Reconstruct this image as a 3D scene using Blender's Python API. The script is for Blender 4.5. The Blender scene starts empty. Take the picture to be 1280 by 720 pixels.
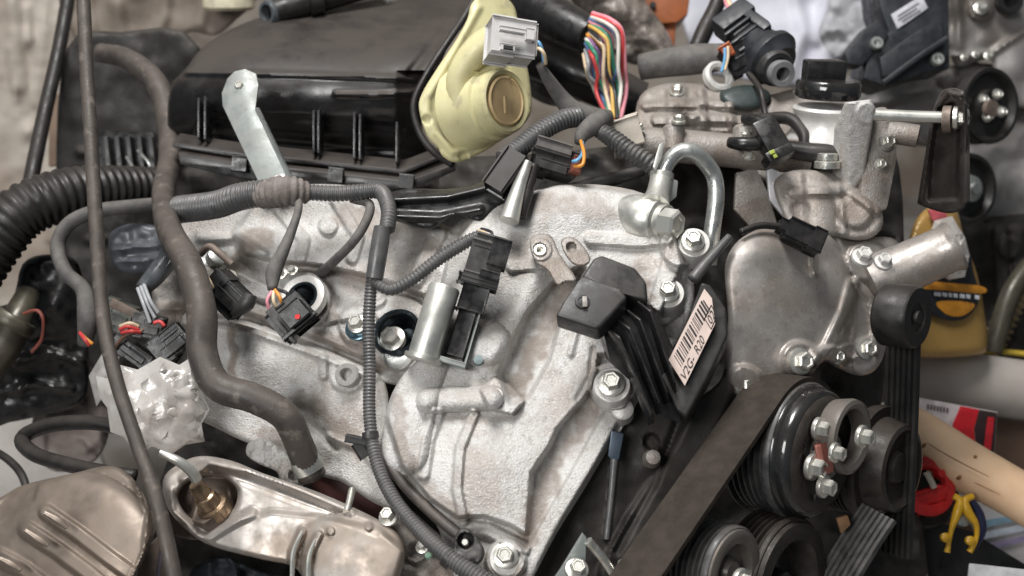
import bpy, bmesh, math, random
import numpy as np
from mathutils import Vector, Matrix

# ------------------------------------------------------------------ camera, world, lamps, exposure
SC = bpy.context.scene
COL = SC.collection
F = 1372.0                       # focal length in pixels of a 1280 px wide picture
CAM = Vector((0.0, 0.0, 1.25))
PITCH = 28.0
cam_data = bpy.data.cameras.new('camera')
cam_data.sensor_width = 36.0
cam_data.lens = 36.0 * F / 1280.0
cam_data.clip_start = 0.02
cam_data.clip_end = 60.0
cam_data.dof.use_dof = True
cam_data.dof.focus_distance = 0.99
cam_data.dof.aperture_fstop = 4.6
camera = bpy.data.objects.new('camera', cam_data)
camera.location = CAM
camera.rotation_euler = (math.radians(90 - PITCH), 0, 0)
COL.objects.link(camera)
SC.camera = camera

world = bpy.data.worlds.new('World')
SC.world = world
world.use_nodes = True
bg = world.node_tree.nodes['Background']
bg.inputs['Color'].default_value = (0.82, 0.92, 1.0, 1)
bg.inputs['Strength'].default_value = 0.105

def area(name, loc, target, size, size_y, power, colour):
    l = bpy.data.lights.new(name, 'AREA')
    l.shape = 'RECTANGLE'; l.size = size; l.size_y = size_y
    l.energy = power; l.color = colour
    o = bpy.data.objects.new(name, l)
    o.location = loc
    o.rotation_euler = (Vector(target) - Vector(loc)).to_track_quat('-Z', 'Y').to_euler()
    COL.objects.link(o)
    return o

area('doorway_light', (-1.1, -0.9, 2.1), (0.05, 0.95, 0.75), 1.0, 0.8, 36, (1.0, 0.99, 0.98))
area('ceiling_light', (-0.25, 0.95, 2.55), (0.0, 0.95, 0.7), 0.75, 0.55, 45, (1.0, 0.99, 0.975))

SC.render.engine = 'CYCLES'
SC.view_settings.view_transform = 'Standard'
SC.view_settings.look = 'None'
SC.view_settings.gamma = 1
SC.view_settings.use_curve_mapping = False
SC.view_settings.exposure = 0.0

# ------------------------------------------------------------------ helpers
K = 1.0 / F
ROT = np.array(Matrix.Rotation(math.radians(90 - PITCH), 3, 'X'))
CAMV = np.array(CAM)
RNG = np.random.RandomState(7)

def P(x, y, d):
    """world point seen at picture position x, y (1280 x 720) at the depth d in metres"""
    x = np.asarray(x, float); y = np.asarray(y, float); d = np.asarray(d, float)
    v = np.stack(np.broadcast_arrays((x - 640) * K * d, -(y - 360) * K * d, -d), -1)
    return v @ ROT.T + CAMV

def V(a):
    """direction right, down, away -> world unit vector"""
    v = np.array((a[0], -a[1], -a[2]), float)
    v = ROT @ v
    return v / np.linalg.norm(v)

def unit(v):
    n = np.linalg.norm(v)
    return v / n if n > 1e-12 else v

def crom(pts, per=8, closed=False):
    p = np.array(pts, float)
    n = len(p)
    if n < 3 and not closed:
        t = np.linspace(0, 1, per + 1)[:, None]
        return p[0] * (1 - t) + p[-1] * t
    out = []
    segs = n if closed else n - 1
    for i in range(segs):
        if closed:
            a, b, c, e = p[(i - 1) % n], p[i], p[(i + 1) % n], p[(i + 2) % n]
        else:
            b, c = p[i], p[i + 1]
            a = p[i - 1] if i > 0 else 2 * b - c
            e = p[i + 2] if i + 2 < n else 2 * c - b
        for t in np.arange(per) / per:
            out.append(0.5 * (2 * b + (c - a) * t + (2 * a - 5 * b + 4 * c - e) * t * t + (3 * b - a - 3 * c + e) * t ** 3))
    if not closed:
        out.append(p[-1])
    return np.array(out)

def resample(w, step):
    s = np.r_[0, np.cumsum(np.linalg.norm(np.diff(w[:, :3], axis=0), axis=1))]
    n = max(2, int(s[-1] / step) + 1)
    q = np.linspace(0, s[-1], n)
    return np.stack([np.interp(q, s, w[:, k]) for k in range(w.shape[1])], 1), q

def g_tube(pts, r, n=12, corr=None, amp=0.16, closed_ends=True, flat=1.0):
    """pts: (x, y, d) picture points; r px, number or one per point; corr: corrugation period in px"""
    p = np.array(pts, float)
    rr = np.full(len(p), float(r)) if np.isscalar(r) else np.array(r, float)
    c = crom(np.c_[p, rr], 10)
    w = np.c_[P(c[:, 0], c[:, 1], c[:, 2]), c[:, 3] * K * c[:, 2]]
    dm = float(np.mean(c[:, 2]))
    step = (corr * K * dm / 5.0) if corr else max(2.0, float(np.mean(rr)) * 0.5) * K * dm
    w, s = resample(w, step)
    q, rad = w[:, :3], w[:, 3].copy()
    if corr:
        ph = 2 * np.pi * s / (corr * K * dm)
        rad *= 1 + amp * np.tanh(2.0 * np.sin(ph)) - amp * 0.5
    t = np.gradient(q, axis=0)
    t /= np.linalg.norm(t, axis=1)[:, None] + 1e-12
    u = np.cross(t[0], (0.3, 0.2, 0.93)); u = unit(u)
    ang = np.linspace(0, 2 * np.pi, n, endpoint=False)
    verts = []
    for i in range(len(q)):
        u = unit(u - t[i] * np.dot(u, t[i])); v = np.cross(t[i], u)
        verts.append(q[i] + rad[i] * (np.cos(ang)[:, None] * u + flat * np.sin(ang)[:, None] * v))
    verts = np.concatenate(verts)
    faces = []
    m = len(q)
    for i in range(m - 1):
        for j in range(n):
            k = (j + 1) % n
            faces.append((i * n + j, i * n + k, (i + 1) * n + k, (i + 1) * n + j))
    if closed_ends:
        faces.append(tuple(range(n))[::-1]); faces.append(tuple((m - 1) * n + j for j in range(n)))
    return verts, faces

def frame(ax):
    ax = unit(np.array(ax, float))
    h = np.array((0, 0, 1.0)) if abs(ax[2]) < 0.9 else np.array((1.0, 0, 0))
    u = unit(np.cross(h, ax)); return u, np.cross(ax, u), ax

def g_lathe(c, ax, prof, n=32, spin=0.0):
    """c: picture point; ax: direction right, down, away; prof: (along, radius) px"""
    o = P(*c); k = K * c[2]
    u, v, a = frame(V(ax))
    ang = np.linspace(0, 2 * np.pi, n, endpoint=False) + spin
    ring = np.cos(ang)[:, None] * u + np.sin(ang)[:, None] * v
    verts, faces, rows = [], [], []
    cnt = 0
    for (t, r) in prof:
        if r <= 1e-6:
            verts.append((o + a * t * k)[None]); rows.append([cnt]); cnt += 1
        else:
            verts.append(o + a * t * k + ring * r * k); rows.append(list(range(cnt, cnt + n))); cnt += n
    for A, B in zip(rows[:-1], rows[1:]):
        for j in range(n):
            q = (j + 1) % n
            if len(A) == 1 and len(B) == 1: continue
            if len(A) == 1: faces.append((A[0], B[q], B[j]))
            elif len(B) == 1: faces.append((A[j], A[q], B[0]))
            else: faces.append((A[j], A[q], B[q], B[j]))
    return np.concatenate(verts), faces

def bm_out(bm):
    bm.verts.index_update()
    v = np.array([x.co[:] for x in bm.verts]); f = [tuple(q.index for q in x.verts) for x in bm.faces]
    bm.free()
    return v, f

def g_box(c, u, v, size, bevel=1.5, seg=2, taper=1.0):
    """c: centre picture point; u, v: directions (right, down, away); size px along u, v and across"""
    k = K * c[2]
    U = V(u); W = unit(np.cross(U, V(v))); VV = np.cross(W, U)
    o = P(*c)
    bm = bmesh.new(); bmesh.ops.create_cube(bm, size=1.0)
    for x in bm.verts:
        s = taper if x.co.z > 0 else 1.0
        x.co = Vector(o + U * x.co.x * s * size[0] * k + VV * x.co.y * s * size[1] * k + W * x.co.z * size[2] * k)
    if bevel:
        bmesh.ops.bevel(bm, geom=bm.edges[:], offset=min(bevel, 0.42 * min(size)) * k, segments=seg, profile=0.6, affect='EDGES')
    return bm_out(bm)

def g_slab(poly, d=None, thick=20, bevel=2.0, away=(0, 0, 1), seg=2, smooth=0):
    """outline in picture points (x, y) at depth d or (x, y, d), given thickness px along away"""
    p = [tuple(q) if len(q) == 3 else (q[0], q[1], d) for q in poly]
    if smooth: p = [tuple(q) for q in crom(p, smooth, True)]
    a = np.array(p)
    w = P(a[:, 0], a[:, 1], a[:, 2])
    off = V(away) * thick * K * float(np.mean(a[:, 2]))
    bm = bmesh.new()
    top = [bm.verts.new(q) for q in w]; bot = [bm.verts.new(q + off) for q in w]
    n = len(top)
    bm.faces.new(top); bm.faces.new(bot[::-1])
    for i in range(n):
        bm.faces.new((top[(i + 1) % n], top[i], bot[i], bot[(i + 1) % n]))
    bmesh.ops.recalc_face_normals(bm, faces=bm.faces[:])
    if bevel:
        e = [x for x in bm.edges if any(f.verts[:] and len(f.verts) == n for f in x.link_faces)] if smooth else bm.edges[:]
        try: bmesh.ops.bevel(bm, geom=e, offset=bevel * K, segments=seg, profile=0.6, affect='EDGES')
        except Exception: pass
    return bm_out(bm)

def g_sweep(pts, width, sect, per=10, step=4.0):
    """flat belt: pts picture points; width: direction of its width; sect: closed outline (across, outwards) px"""
    p = np.array(pts, float)
    c = crom(p, per)
    w = P(c[:, 0], c[:, 1], c[:, 2]); dm = float(np.mean(c[:, 2]))
    w, _ = resample(w, step * K * dm)
    t = np.gradient(w, axis=0); t /= np.linalg.norm(t, axis=1)[:, None]
    wd = V(width); s = np.array(sect, float) * K * dm
    n = len(s); verts = []
    for i in range(len(w)):
        u = unit(wd - t[i] * np.dot(wd, t[i])); v = np.cross(t[i], u)
        verts.append(w[i] + s[:, :1] * u + s[:, 1:] * v)
    faces = []
    for i in range(len(w) - 1):
        for j in range(n):
            k = (j + 1) % n
            faces.append((i * n + j, i * n + k, (i + 1) * n + k, (i + 1) * n + j))
    faces.append(tuple(range(n))[::-1]); faces.append(tuple((len(w) - 1) * n + j for j in range(n)))
    return np.concatenate(verts), faces

def seg_near(X, Y, pl, closed):
    best = np.full(X.shape, 1e9); bx = X.copy(); by = Y.copy()
    n = len(pl)
    for i in range(n if closed else n - 1):
        ax, ay = pl[i]; cx, cy = pl[(i + 1) % n]
        dx, dy = cx - ax, cy - ay; L = dx * dx + dy * dy + 1e-9
        t = np.clip(((X - ax) * dx + (Y - ay) * dy) / L, 0, 1)
        qx, qy = ax + t * dx, ay + t * dy
        dd = (X - qx) ** 2 + (Y - qy) ** 2
        m = dd < best
        best = np.where(m, dd, best); bx = np.where(m, qx, bx); by = np.where(m, qy, by)
    return np.sqrt(best), bx, by

def inside(X, Y, pl):
    r = np.zeros(X.shape, bool); n = len(pl)
    for i in range(n):
        ax, ay = pl[i]; cx, cy = pl[(i + 1) % n]
        if ay == cy: continue
        r ^= ((ay > Y) != (cy > Y)) & (X < (cx - ax) * (Y - ay) / (cy - ay) + ax)
    return r

def sdp(X, Y, pl):
    dd, _, _ = seg_near(X, Y, pl, True)
    return np.where(inside(X, Y, pl), dd, -dd)

def sm(t):
    t = np.clip(t, 0, 1); return t * t * (3 - 2 * t)

def vnoise(X, Y, scale, seed=0):
    r = np.random.RandomState(seed); g = r.rand(64, 64)
    x = X / scale + 5.3; y = Y / scale + 2.7
    i = np.floor(x).astype(int); j = np.floor(y).astype(int); fx = sm(x - i); fy = sm(y - j)
    G = lambda a, b: g[a % 64, b % 64]
    return (G(i, j) * (1 - fx) + G(i + 1, j) * fx) * (1 - fy) + (G(i, j + 1) * (1 - fx) + G(i + 1, j + 1) * fx) * fy - 0.5

def apply_feats(X, Y, D, feats):
    for f in feats:
        k = f[0]
        if k == 'ridge':                                  # rounded rib along a line: half width, height
            dd, _, _ = seg_near(X, Y, f[1], False); D = D - f[3] * K * sm(1 - dd / f[2])
        elif k == 'rib':                                  # flat-topped rib: half width, height, flank
            dd, _, _ = seg_near(X, Y, f[1], False); D = D - f[3] * K * sm((f[2] + f[4] - dd) / f[4])
        elif k == 'boss':                                 # x, y, r, height, flank
            dd = np.hypot(X - f[1], (Y - f[2]) * (f[6] if len(f) > 6 else 1)); D = D - f[4] * K * sm((f[3] + f[5] - dd) / f[5])
        elif k == 'poly':                                 # outline, height, flank
            D = D - f[2] * K * sm((sdp(X, Y, f[1]) + f[3]) / f[3])
        elif k == 'bump':                                 # x, y, rx, ry, height, angle
            a = math.radians(f[6] if len(f) > 6 else 0); cx, sx = math.cos(a), math.sin(a)
            u = ((X - f[1]) * cx + (Y - f[2]) * sx) / f[3]; v = (-(X - f[1]) * sx + (Y - f[2]) * cx) / f[4]
            D = D - f[5] * K * np.exp(-(u * u + v * v))
        elif k == 'dome':
            u = ((X - f[1]) / f[3]) ** 2 + ((Y - f[2]) / f[4]) ** 2
            D = D - f[5] * K * np.sqrt(np.clip(1 - u, 0, 1))
        elif k == 'cyl':                                  # half-round bar along a line: radius, height
            dd, _, _ = seg_near(X, Y, f[1], False); D = D - f[3] * K * np.sqrt(np.clip(1 - (dd / f[2]) ** 2, 0, 1))
        elif k == 'crease':                               # sharp wrinkles: scale, amount
            n = 1 - np.abs(vnoise(X, Y, f[1], f[3])) * 4; D = D - f[2] * K * np.clip(n, 0, 1) ** 2
        elif k == 'noise':                                # scale, amount
            D = D + f[2] * K * vnoise(X, Y, f[1], f[3] if len(f) > 3 else 1)
    return D

def crisp(feats, h, fl):
    """the same ribs and bosses, taller and with steeper flanks"""
    out = []
    for f in feats:
        f = list(f)
        if f[0] == 'rib': f[3] *= h; f[4] *= fl
        elif f[0] == 'boss': f[4] *= h; f[5] *= fl
        elif f[0] == 'poly': f[2] *= h; f[3] *= fl
        elif f[0] in ('ridge', 'cyl'): f[3] *= h; f[2] *= (0.5 + 0.5 * fl)
        elif f[0] in ('bump', 'dome'): f[5] *= h
        out.append(tuple(f))
    return out

def g_relief(poly, plane, feats=(), thick=50, edge=7, er=None, step=3.0, holes=(), smooth=4, grime=()):
    """a casting: outline in picture points with its own depth plane, rounded rim, ribs, bosses and real thickness"""
    pl = [tuple(q) for q in (crom(poly, smooth, True) if smooth else np.array(poly, float))]
    hl = [[tuple(q) for q in crom(h, 4, True)] for h in holes]
    a = np.array(pl); er = edge if er is None else er
    x0, y0 = a.min(0) - step; x1, y1 = a.max(0) + step
    xs = np.arange(x0, x1 + step, step); ys = np.arange(y0, y1 + step, step)
    X, Y = np.meshgrid(xs, ys)
    cx, cy = X[:-1, :-1] + step / 2, Y[:-1, :-1] + step / 2
    keep = inside(cx, cy, pl)
    for h in hl: keep &= ~inside(cx, cy, h)
    ny, nx = X.shape
    idx = np.arange(ny * nx).reshape(ny, nx)
    q = np.stack([idx[:-1, :-1], idx[1:, :-1], idx[1:, 1:], idx[:-1, 1:]], -1)[keep]
    used, inv = np.unique(q, return_inverse=True); q = inv.reshape(q.shape)
    X = X.ravel()[used]; Y = Y.ravel()[used]
    e = np.concatenate([q[:, [i, (i + 1) % 4]] for i in range(4)])
    es = np.sort(e, 1); _, ui, uc = np.unique(es, axis=0, return_index=True, return_counts=True)
    be = e[ui[uc == 1]]
    bv = np.unique(be)
    dd, bx, by = seg_near(X[bv], Y[bv], pl, True)
    for h in hl:
        d2, hx, hy = seg_near(X[bv], Y[bv], h, True); m = d2 < dd
        dd = np.where(m, d2, dd); bx = np.where(m, hx, bx); by = np.where(m, hy, by)
    X[bv] = bx; Y[bv] = by
    if callable(plane): D = plane(X, Y)
    else:
        d0, gx, gy, px, py = plane
        D = d0 + gx * (X - px) + gy * (Y - py)
    D = apply_feats(X, Y, D, feats)
    sd = np.abs(sdp(X, Y, pl)); sd[bv] = 0
    for h in hl: sd = np.minimum(sd, np.abs(sdp(X, Y, h)))
    t = np.clip(1 - sd / edge, 0, 1)
    D = D + er * K * (1 - np.sqrt(np.clip(1 - t * t, 0, 1)))
    global RELIEF_GRIME
    gr = np.zeros(len(X))
    for pts, wd, amt in grime:                            # dirt films and streaks with their own outline
        dd, _, _ = seg_near(X, Y, pts, False)
        gr = np.maximum(gr, amt * sm((1 - dd / wd) * 1.6 + 1.3 * vnoise(X, Y, 9, 21) + 0.8 * vnoise(X, Y, 22, 22)))
    RELIEF_GRIME = np.r_[gr, gr[bv]]
    verts = P(X, Y, D)
    n = len(verts)
    back = {b: n + i for i, b in enumerate(bv)}
    mx, my = X.mean(), Y.mean()
    vb = P(X[bv] + (mx - X[bv]) * 0.02, Y[bv] + (my - Y[bv]) * 0.02, D[bv] + thick * K)
    faces = [tuple(r) for r in q.tolist()] + [(int(b), int(a_), back[a_], back[b]) for a_, b in be.tolist()]
    return np.concatenate([verts, vb]), faces

def g_crumple(poly, d, n, amp, bulge, seed=1):
    """crumpled film: random creases between scattered points inside an outline, with a back side"""
    from mathutils.geometry import delaunay_2d_cdt
    r = np.random.RandomState(seed); a = np.array(poly, float); c = a.mean(0)
    pts = [tuple(q) for q in a]
    lo, hi = a.min(0), a.max(0)
    while len(pts) < n + len(a):
        q = lo + (hi - lo) * r.rand(2)
        if inside(np.array([q[0]]), np.array([q[1]]), [tuple(t) for t in a])[0]: pts.append(tuple(q))
    m = len(a)
    co, _, fa, *_ = delaunay_2d_cdt([Vector(p) for p in pts], [], [list(range(m))], 1, 1e-6)
    q = np.array([p[:] for p in co])
    sd = sdp(q[:, 0], q[:, 1], [tuple(t) for t in a]); big = max(hi - lo) / 2
    D = d - bulge * K * np.sqrt(np.clip(sd / big, 0, 1)) + amp * K * (r.rand(len(q)) - 0.5) * np.clip(sd / 6, 0.1, 1)
    f = [tuple(x) for x in fa]; k = len(q)
    v = np.concatenate([P(q[:, 0], q[:, 1], D), P(q[:, 0], q[:, 1], D + (6 + bulge * np.sqrt(np.clip(sd / big, 0, 1))) * 2 * K)])
    return v, f + [tuple(i + k for i in x[::-1]) for x in f]

WM = {}
def link(o, parent, m):
    COL.objects.link(o)
    WM[o] = m.copy()
    if parent is not None:
        o.parent = parent
        o.matrix_parent_inverse = WM[parent].inverted()
    o.matrix_basis = m
    return o

def mk(name, geoms, mat, parent=None, smooth=40, label=None, grime=False):
    if not isinstance(geoms, list): geoms = [geoms]
    vs, fs, n = [], [], 0
    for v, f in geoms:
        vs.append(np.asarray(v)); fs += [tuple(int(i) + n for i in q) for q in f]; n += len(v)
    v = np.concatenate(vs); c = (v.min(0) + v.max(0)) / 2
    me = bpy.data.meshes.new(name)
    me.from_pydata((v - c).tolist(), [], fs)
    me.materials.append(mat)
    if smooth:
        me.polygons.foreach_set('use_smooth', [True] * len(me.polygons))
        me.update()
        if smooth < 180: me.set_sharp_from_angle(angle=math.radians(smooth))
    me.update()
    if grime:
        me.attributes.new('grime', 'FLOAT', 'POINT').data.foreach_set('value', RELIEF_GRIME)
    o = bpy.data.objects.new(name, me)
    link(o, parent, Matrix.Translation(c))
    if label: o['label'] = label
    return o

def tag(o, label, cat, group=None):
    o['label'] = label; o['category'] = cat
    if group: o['group'] = group
    return o

def thing(name, label, cat, at, group=None):
    o = bpy.data.objects.new(name, None); o.empty_display_size = 0.03
    link(o, None, Matrix.Translation(Vector(P(*at))))
    return tag(o, label, cat, group)

def solo(name, geoms, mat, label, cat, group=None, smooth=40):
    return tag(mk(name, geoms, mat, None, smooth), label, cat, group)

def struct(o):
    o['kind'] = 'structure'; return o

SHARED = {}
def place(name, key, x, y, d, axis, r, mat, parent, spin=0.0):
    """a copy of a shared unit mesh (axis +Z, radius 1) at a picture point"""
    me = SHARED[key, mat.name] if (key, mat.name) in SHARED else None
    if me is None:
        v, f, sm_ = UNITS[key]()
        me = bpy.data.meshes.new(key); me.from_pydata(v, [], f); me.materials.append(mat)
        me.polygons.foreach_set('use_smooth', [True] * len(me.polygons)); me.update()
        me.set_sharp_from_angle(angle=math.radians(sm_)); SHARED[key, mat.name] = me
    u, v, a = frame(V(axis)); s = r * K * d
    m = Matrix(((u[0], v[0], a[0]), (u[1], v[1], a[1]), (u[2], v[2], a[2]))).to_4x4() @ Matrix.Rotation(spin, 4, 'Z') @ Matrix.Scale(s, 4)
    m.translation = Vector(P(x, y, d))
    return link(bpy.data.objects.new(name, me), parent, m)

def unit_lathe(segs):
    vs, fs = [], []
    for prof, n in segs:
        b = len(vs)
        rows = []
        for t, r in prof:
            if r <= 1e-6: rows.append([len(vs)]); vs.append((0, 0, t))
            else:
                rows.append(list(range(len(vs), len(vs) + n)))
                vs += [(r * math.cos(2 * math.pi * j / n), r * math.sin(2 * math.pi * j / n), t) for j in range(n)]
        for A, B in zip(rows[:-1], rows[1:]):
            for j in range(n):
                q = (j + 1) % n
                if len(A) == 1: fs.append((A[0], B[q], B[j]))
                elif len(B) == 1: fs.append((A[j], A[q], B[0]))
                else: fs.append((A[j], A[q], B[q], B[j]))
    return vs, fs

UNITS = {
    'flange_bolt': lambda: unit_lathe([([(-0.2, 0.98), (0.0, 1.0), (0.14, 0.97), (0.24, 0.72), (0.25, 0.0)], 20),
                                       ([(0.1, 0.70), (0.82, 0.70), (0.95, 0.58), (0.95, 0.44), (0.86, 0.36), (0.86, 0.0)], 6)]) + (32,),
    'hex_bolt': lambda: unit_lathe([([(-0.3, 1.0), (0.72, 1.0), (0.88, 0.84), (0.88, 0.55), (0.80, 0.45), (0.80, 0.0)], 6)]) + (30,),
    'collar': lambda: unit_lathe([([(-0.5, 1.0), (0.24, 1.0), (0.34, 0.92), (0.34, 0.60), (0.22, 0.54), (-0.6, 0.52), (-0.6, 0.0)], 24)]) + (40,),
    'stud': lambda: unit_lathe([([(-0.5, 1.0), (1.6, 1.0), (1.9, 0.8), (1.9, 0.0)], 12)]) + (40,),
}

def bolt(x, y, d, r, axis, parent, mat=None, key='flange_bolt', name='bolt', spin=0.3):
    return place(name, key, x, y, d, axis, r, mat or ZINC, parent, spin)

# ------------------------------------------------------------------ materials
def M(name, c, rough=0.5, metal=0.0, c2=None, ns=60, mix=0.5, bump=0.0, bs=500, dust=0.0, dc=(0.30, 0.25, 0.20), dn=25,
      spk=0.0, sc=(0.75, 0.74, 0.72), ss=900, st=0.62, coat=0.0, trans=0.0, alpha=1.0, rvar=0.15, spec=0.5, c3=None, n3=9, sss=0.0, dk=0.0, dks=260, bd=0.0012, gm=None):
    m = bpy.data.materials.new(name); m.use_nodes = True
    nt = m.node_tree; N = nt.nodes; L = nt.links
    b = N['Principled BSDF']
    tc = N.new('ShaderNodeTexCoord')
    def noise(scale, detail=6, rg=0.6):
        n = N.new('ShaderNodeTexNoise'); n.inputs['Scale'].default_value = scale
        n.inputs['Detail'].default_value = detail; n.inputs['Roughness'].default_value = rg
        L.new(tc.outputs['Object'], n.inputs['Vector']); return n.outputs['Fac']
    def remap(s, a, e, o0=0.0, o1=1.0):
        r = N.new('ShaderNodeMapRange'); r.interpolation_type = 'SMOOTHSTEP'
        r.inputs[1].default_value = a; r.inputs[2].default_value = e; r.inputs[3].default_value = o0; r.inputs[4].default_value = o1
        L.new(s, r.inputs[0]); return r.outputs[0]
    def mul(a, v):
        q = N.new('ShaderNodeMath'); q.operation = 'MULTIPLY'; L.new(a, q.inputs[0])
        if isinstance(v, (int, float)): q.inputs[1].default_value = v
        else: L.new(v, q.inputs[1])
        return q.outputs[0]
    def cmix(f, a, e):
        q = N.new('ShaderNodeMix'); q.data_type = 'RGBA'
        if isinstance(f, (int, float)): q.inputs[0].default_value = f
        else: L.new(f, q.inputs[0])
        for s, k in ((a, 6), (e, 7)):
            if isinstance(s, tuple): q.inputs[k].default_value = (*s, 1)
            else: L.new(s, q.inputs[k])
        return q.outputs[2]
    def fmix(f, a, e):
        q = N.new('ShaderNodeMix'); q.data_type = 'FLOAT'; L.new(f, q.inputs[0])
        for s, k in ((a, 2), (e, 3)):
            if isinstance(s, (int, float)): q.inputs[k].default_value = s
            else: L.new(s, q.inputs[k])
        return q.outputs[0]
    c2 = c2 or tuple(x * 0.7 for x in c)
    n1 = noise(ns)
    col = cmix(mul(remap(n1, 0.35, 0.68), mix * 2 if mix < 0.5 else 1.0), c, c2)
    if c3: col = cmix(remap(noise(n3, 3), 0.48, 0.66), col, c3)
    ro = remap(noise(ns * 1.7, 4), 0.3, 0.7, max(0.03, rough - rvar), min(1, rough + rvar))
    me = None
    if spk:
        f = mul(remap(noise(ss, 2), st, st + 0.08), spk); col = cmix(f, col, sc)
    if dk:
        f = mul(remap(noise(dks, 3), 0.56, 0.70), dk); col = cmix(f, col, (0.20, 0.175, 0.15))
    if gm:
        at = N.new('ShaderNodeAttribute'); at.attribute_name = 'grime'
        f = mul(at.outputs['Fac'], remap(noise(110, 5), 0.25, 0.6, 0.6, 1.0)); col = cmix(f, col, gm); ro = fmix(f, ro, 0.85)
    if dust:
        g = N.new('ShaderNodeNewGeometry'); sp = N.new('ShaderNodeSeparateXYZ'); L.new(g.outputs['Normal'], sp.inputs[0])
        up = remap(sp.outputs['Z'], 0.30, 0.92, 0.05, 1.0)
        f = mul(mul(up, remap(noise(dn, 7, 0.65), 0.25, 0.62, 0.35, 1.0)), dust)
        col = cmix(f, col, dc); ro = fmix(f, ro, 0.9); me = fmix(f, metal, 0.0)
    L.new(col, b.inputs['Base Color']); L.new(ro, b.inputs['Roughness'])
    if me is not None: L.new(me, b.inputs['Metallic'])
    else: b.inputs['Metallic'].default_value = metal
    b.inputs['Coat Weight'].default_value = coat
    b.inputs['Transmission Weight'].default_value = trans
    b.inputs['Alpha'].default_value = alpha
    b.inputs['Specular IOR Level'].default_value = spec
    if sss:
        b.inputs['Subsurface Weight'].default_value = sss; b.inputs['Subsurface Radius'].default_value = (0.01, 0.008, 0.004)
    if bump:
        bp = N.new('ShaderNodeBump'); bp.inputs['Strength'].default_value = min(1, bump); bp.inputs['Distance'].default_value = bd
        L.new(noise(bs, 4), bp.inputs['Height']); L.new(bp.outputs[0], b.inputs['Normal'])
    return m

DUST = (0.30, 0.255, 0.21)
ALU = M('cast_aluminium', (0.62, 0.61, 0.595), 0.54, 0.32, (0.51, 0.485, 0.455), 50, 0.5, 0.85, 520, dust=0.18, dc=(0.43, 0.38, 0.33), spk=0.5, ss=430, st=0.57, sc=(0.76, 0.76, 0.76), c3=(0.47, 0.43, 0.395), n3=20, dk=0.4, dks=190, bd=0.0017, rvar=0.12, gm=(0.275, 0.225, 0.19))
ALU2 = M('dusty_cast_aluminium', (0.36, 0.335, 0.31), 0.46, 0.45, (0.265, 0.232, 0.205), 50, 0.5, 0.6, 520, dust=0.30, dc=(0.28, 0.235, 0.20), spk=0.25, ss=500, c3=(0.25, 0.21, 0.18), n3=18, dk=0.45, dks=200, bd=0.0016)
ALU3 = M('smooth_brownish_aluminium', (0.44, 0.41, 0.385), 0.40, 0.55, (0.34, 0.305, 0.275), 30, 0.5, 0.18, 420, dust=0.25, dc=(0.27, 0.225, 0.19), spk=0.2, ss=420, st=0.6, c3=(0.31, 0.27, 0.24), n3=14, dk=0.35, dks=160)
ALUB = M('bright_cast_aluminium', (0.74, 0.73, 0.71), 0.42, 0.4, (0.56, 0.54, 0.51), 40, 0.5, 0.3, 700, dust=0.2, dc=DUST)
STEEL = M('zinc_plated_steel', (0.60, 0.62, 0.60), 0.30, 0.85, (0.45, 0.46, 0.44), 50, 0.5, 0.12, 500, dust=0.22, dc=DUST)
ZINC = M('bolt_zinc', (0.78, 0.77, 0.72), 0.28, 0.85, (0.58, 0.56, 0.50), 120, 0.5, 0.1, 900, dust=0.15, dc=(0.38, 0.33, 0.27))
SATIN = M('satin_steel', (0.64, 0.64, 0.60), 0.36, 0.8, (0.54, 0.54, 0.49), 60, 0.3, 0.05, 900, dust=0.2, dc=(0.36, 0.31, 0.25), rvar=0.08)
SHIELD = M('heat_shield_steel', (0.44, 0.415, 0.39), 0.40, 0.7, (0.33, 0.295, 0.265), 30, 0.5, 0.05, 300, dust=0.35, dc=(0.33, 0.27, 0.22), c3=(0.34, 0.285, 0.24), n3=14, dk=0.3, dks=120)
CATM = M('heat_tinted_steel', (0.25, 0.21, 0.175), 0.38, 0.7, (0.23, 0.185, 0.15), 14, 0.5, 0.1, 260, dust=0.35, dc=(0.22, 0.17, 0.135), dk=0.4, dks=110)
GOLD = M('heat_gold_brass', (0.36, 0.26, 0.17), 0.36, 0.85, (0.20, 0.14, 0.10), 90, 0.5, 0.1, 500)
RUST = M('dull_brown_steel', (0.20, 0.155, 0.13), 0.6, 0.4, (0.12, 0.09, 0.075), 60, 0.5, 0.3, 400, dust=0.3)
DARK = M('dark_fill_metal', (0.035, 0.032, 0.03), 0.7, 0.2, (0.015, 0.014, 0.013), 30, 0.5, 0.4, 300, dust=0.12)  # near black tone, fills in the dark behind and between parts
PLAS = M('black_plastic', (0.011, 0.011, 0.012), 0.32, 0.0, (0.017, 0.016, 0.016), 60, 0.5, 0.10, 900, dust=0.06, dc=(0.20, 0.17, 0.145))
PLASD = M('dusty_black_plastic', (0.009, 0.009, 0.010), 0.18, 0.0, (0.014, 0.013, 0.013), 40, 0.5, 0.06, 700, dust=0.75, dc=(0.058, 0.046, 0.038), dn=12, rvar=0.08)
PLASG = M('charcoal_plastic', (0.021, 0.021, 0.022), 0.42, 0.0, (0.031, 0.030, 0.029), 60, 0.5, 0.15, 900, dust=0.16, dc=(0.23, 0.20, 0.175))
LOOM = M('grey_loom', (0.062, 0.063, 0.066), 0.36, 0.0, (0.09, 0.088, 0.087), 70, 0.5, 0.1, 900, dust=0.2, dc=(0.26, 0.23, 0.20))
LOOMB = M('black_loom', (0.032, 0.033, 0.035), 0.34, 0.0, (0.08, 0.078, 0.076), 70, 0.5, 0.1, 900, dust=0.22, dc=(0.24, 0.21, 0.18))
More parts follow.
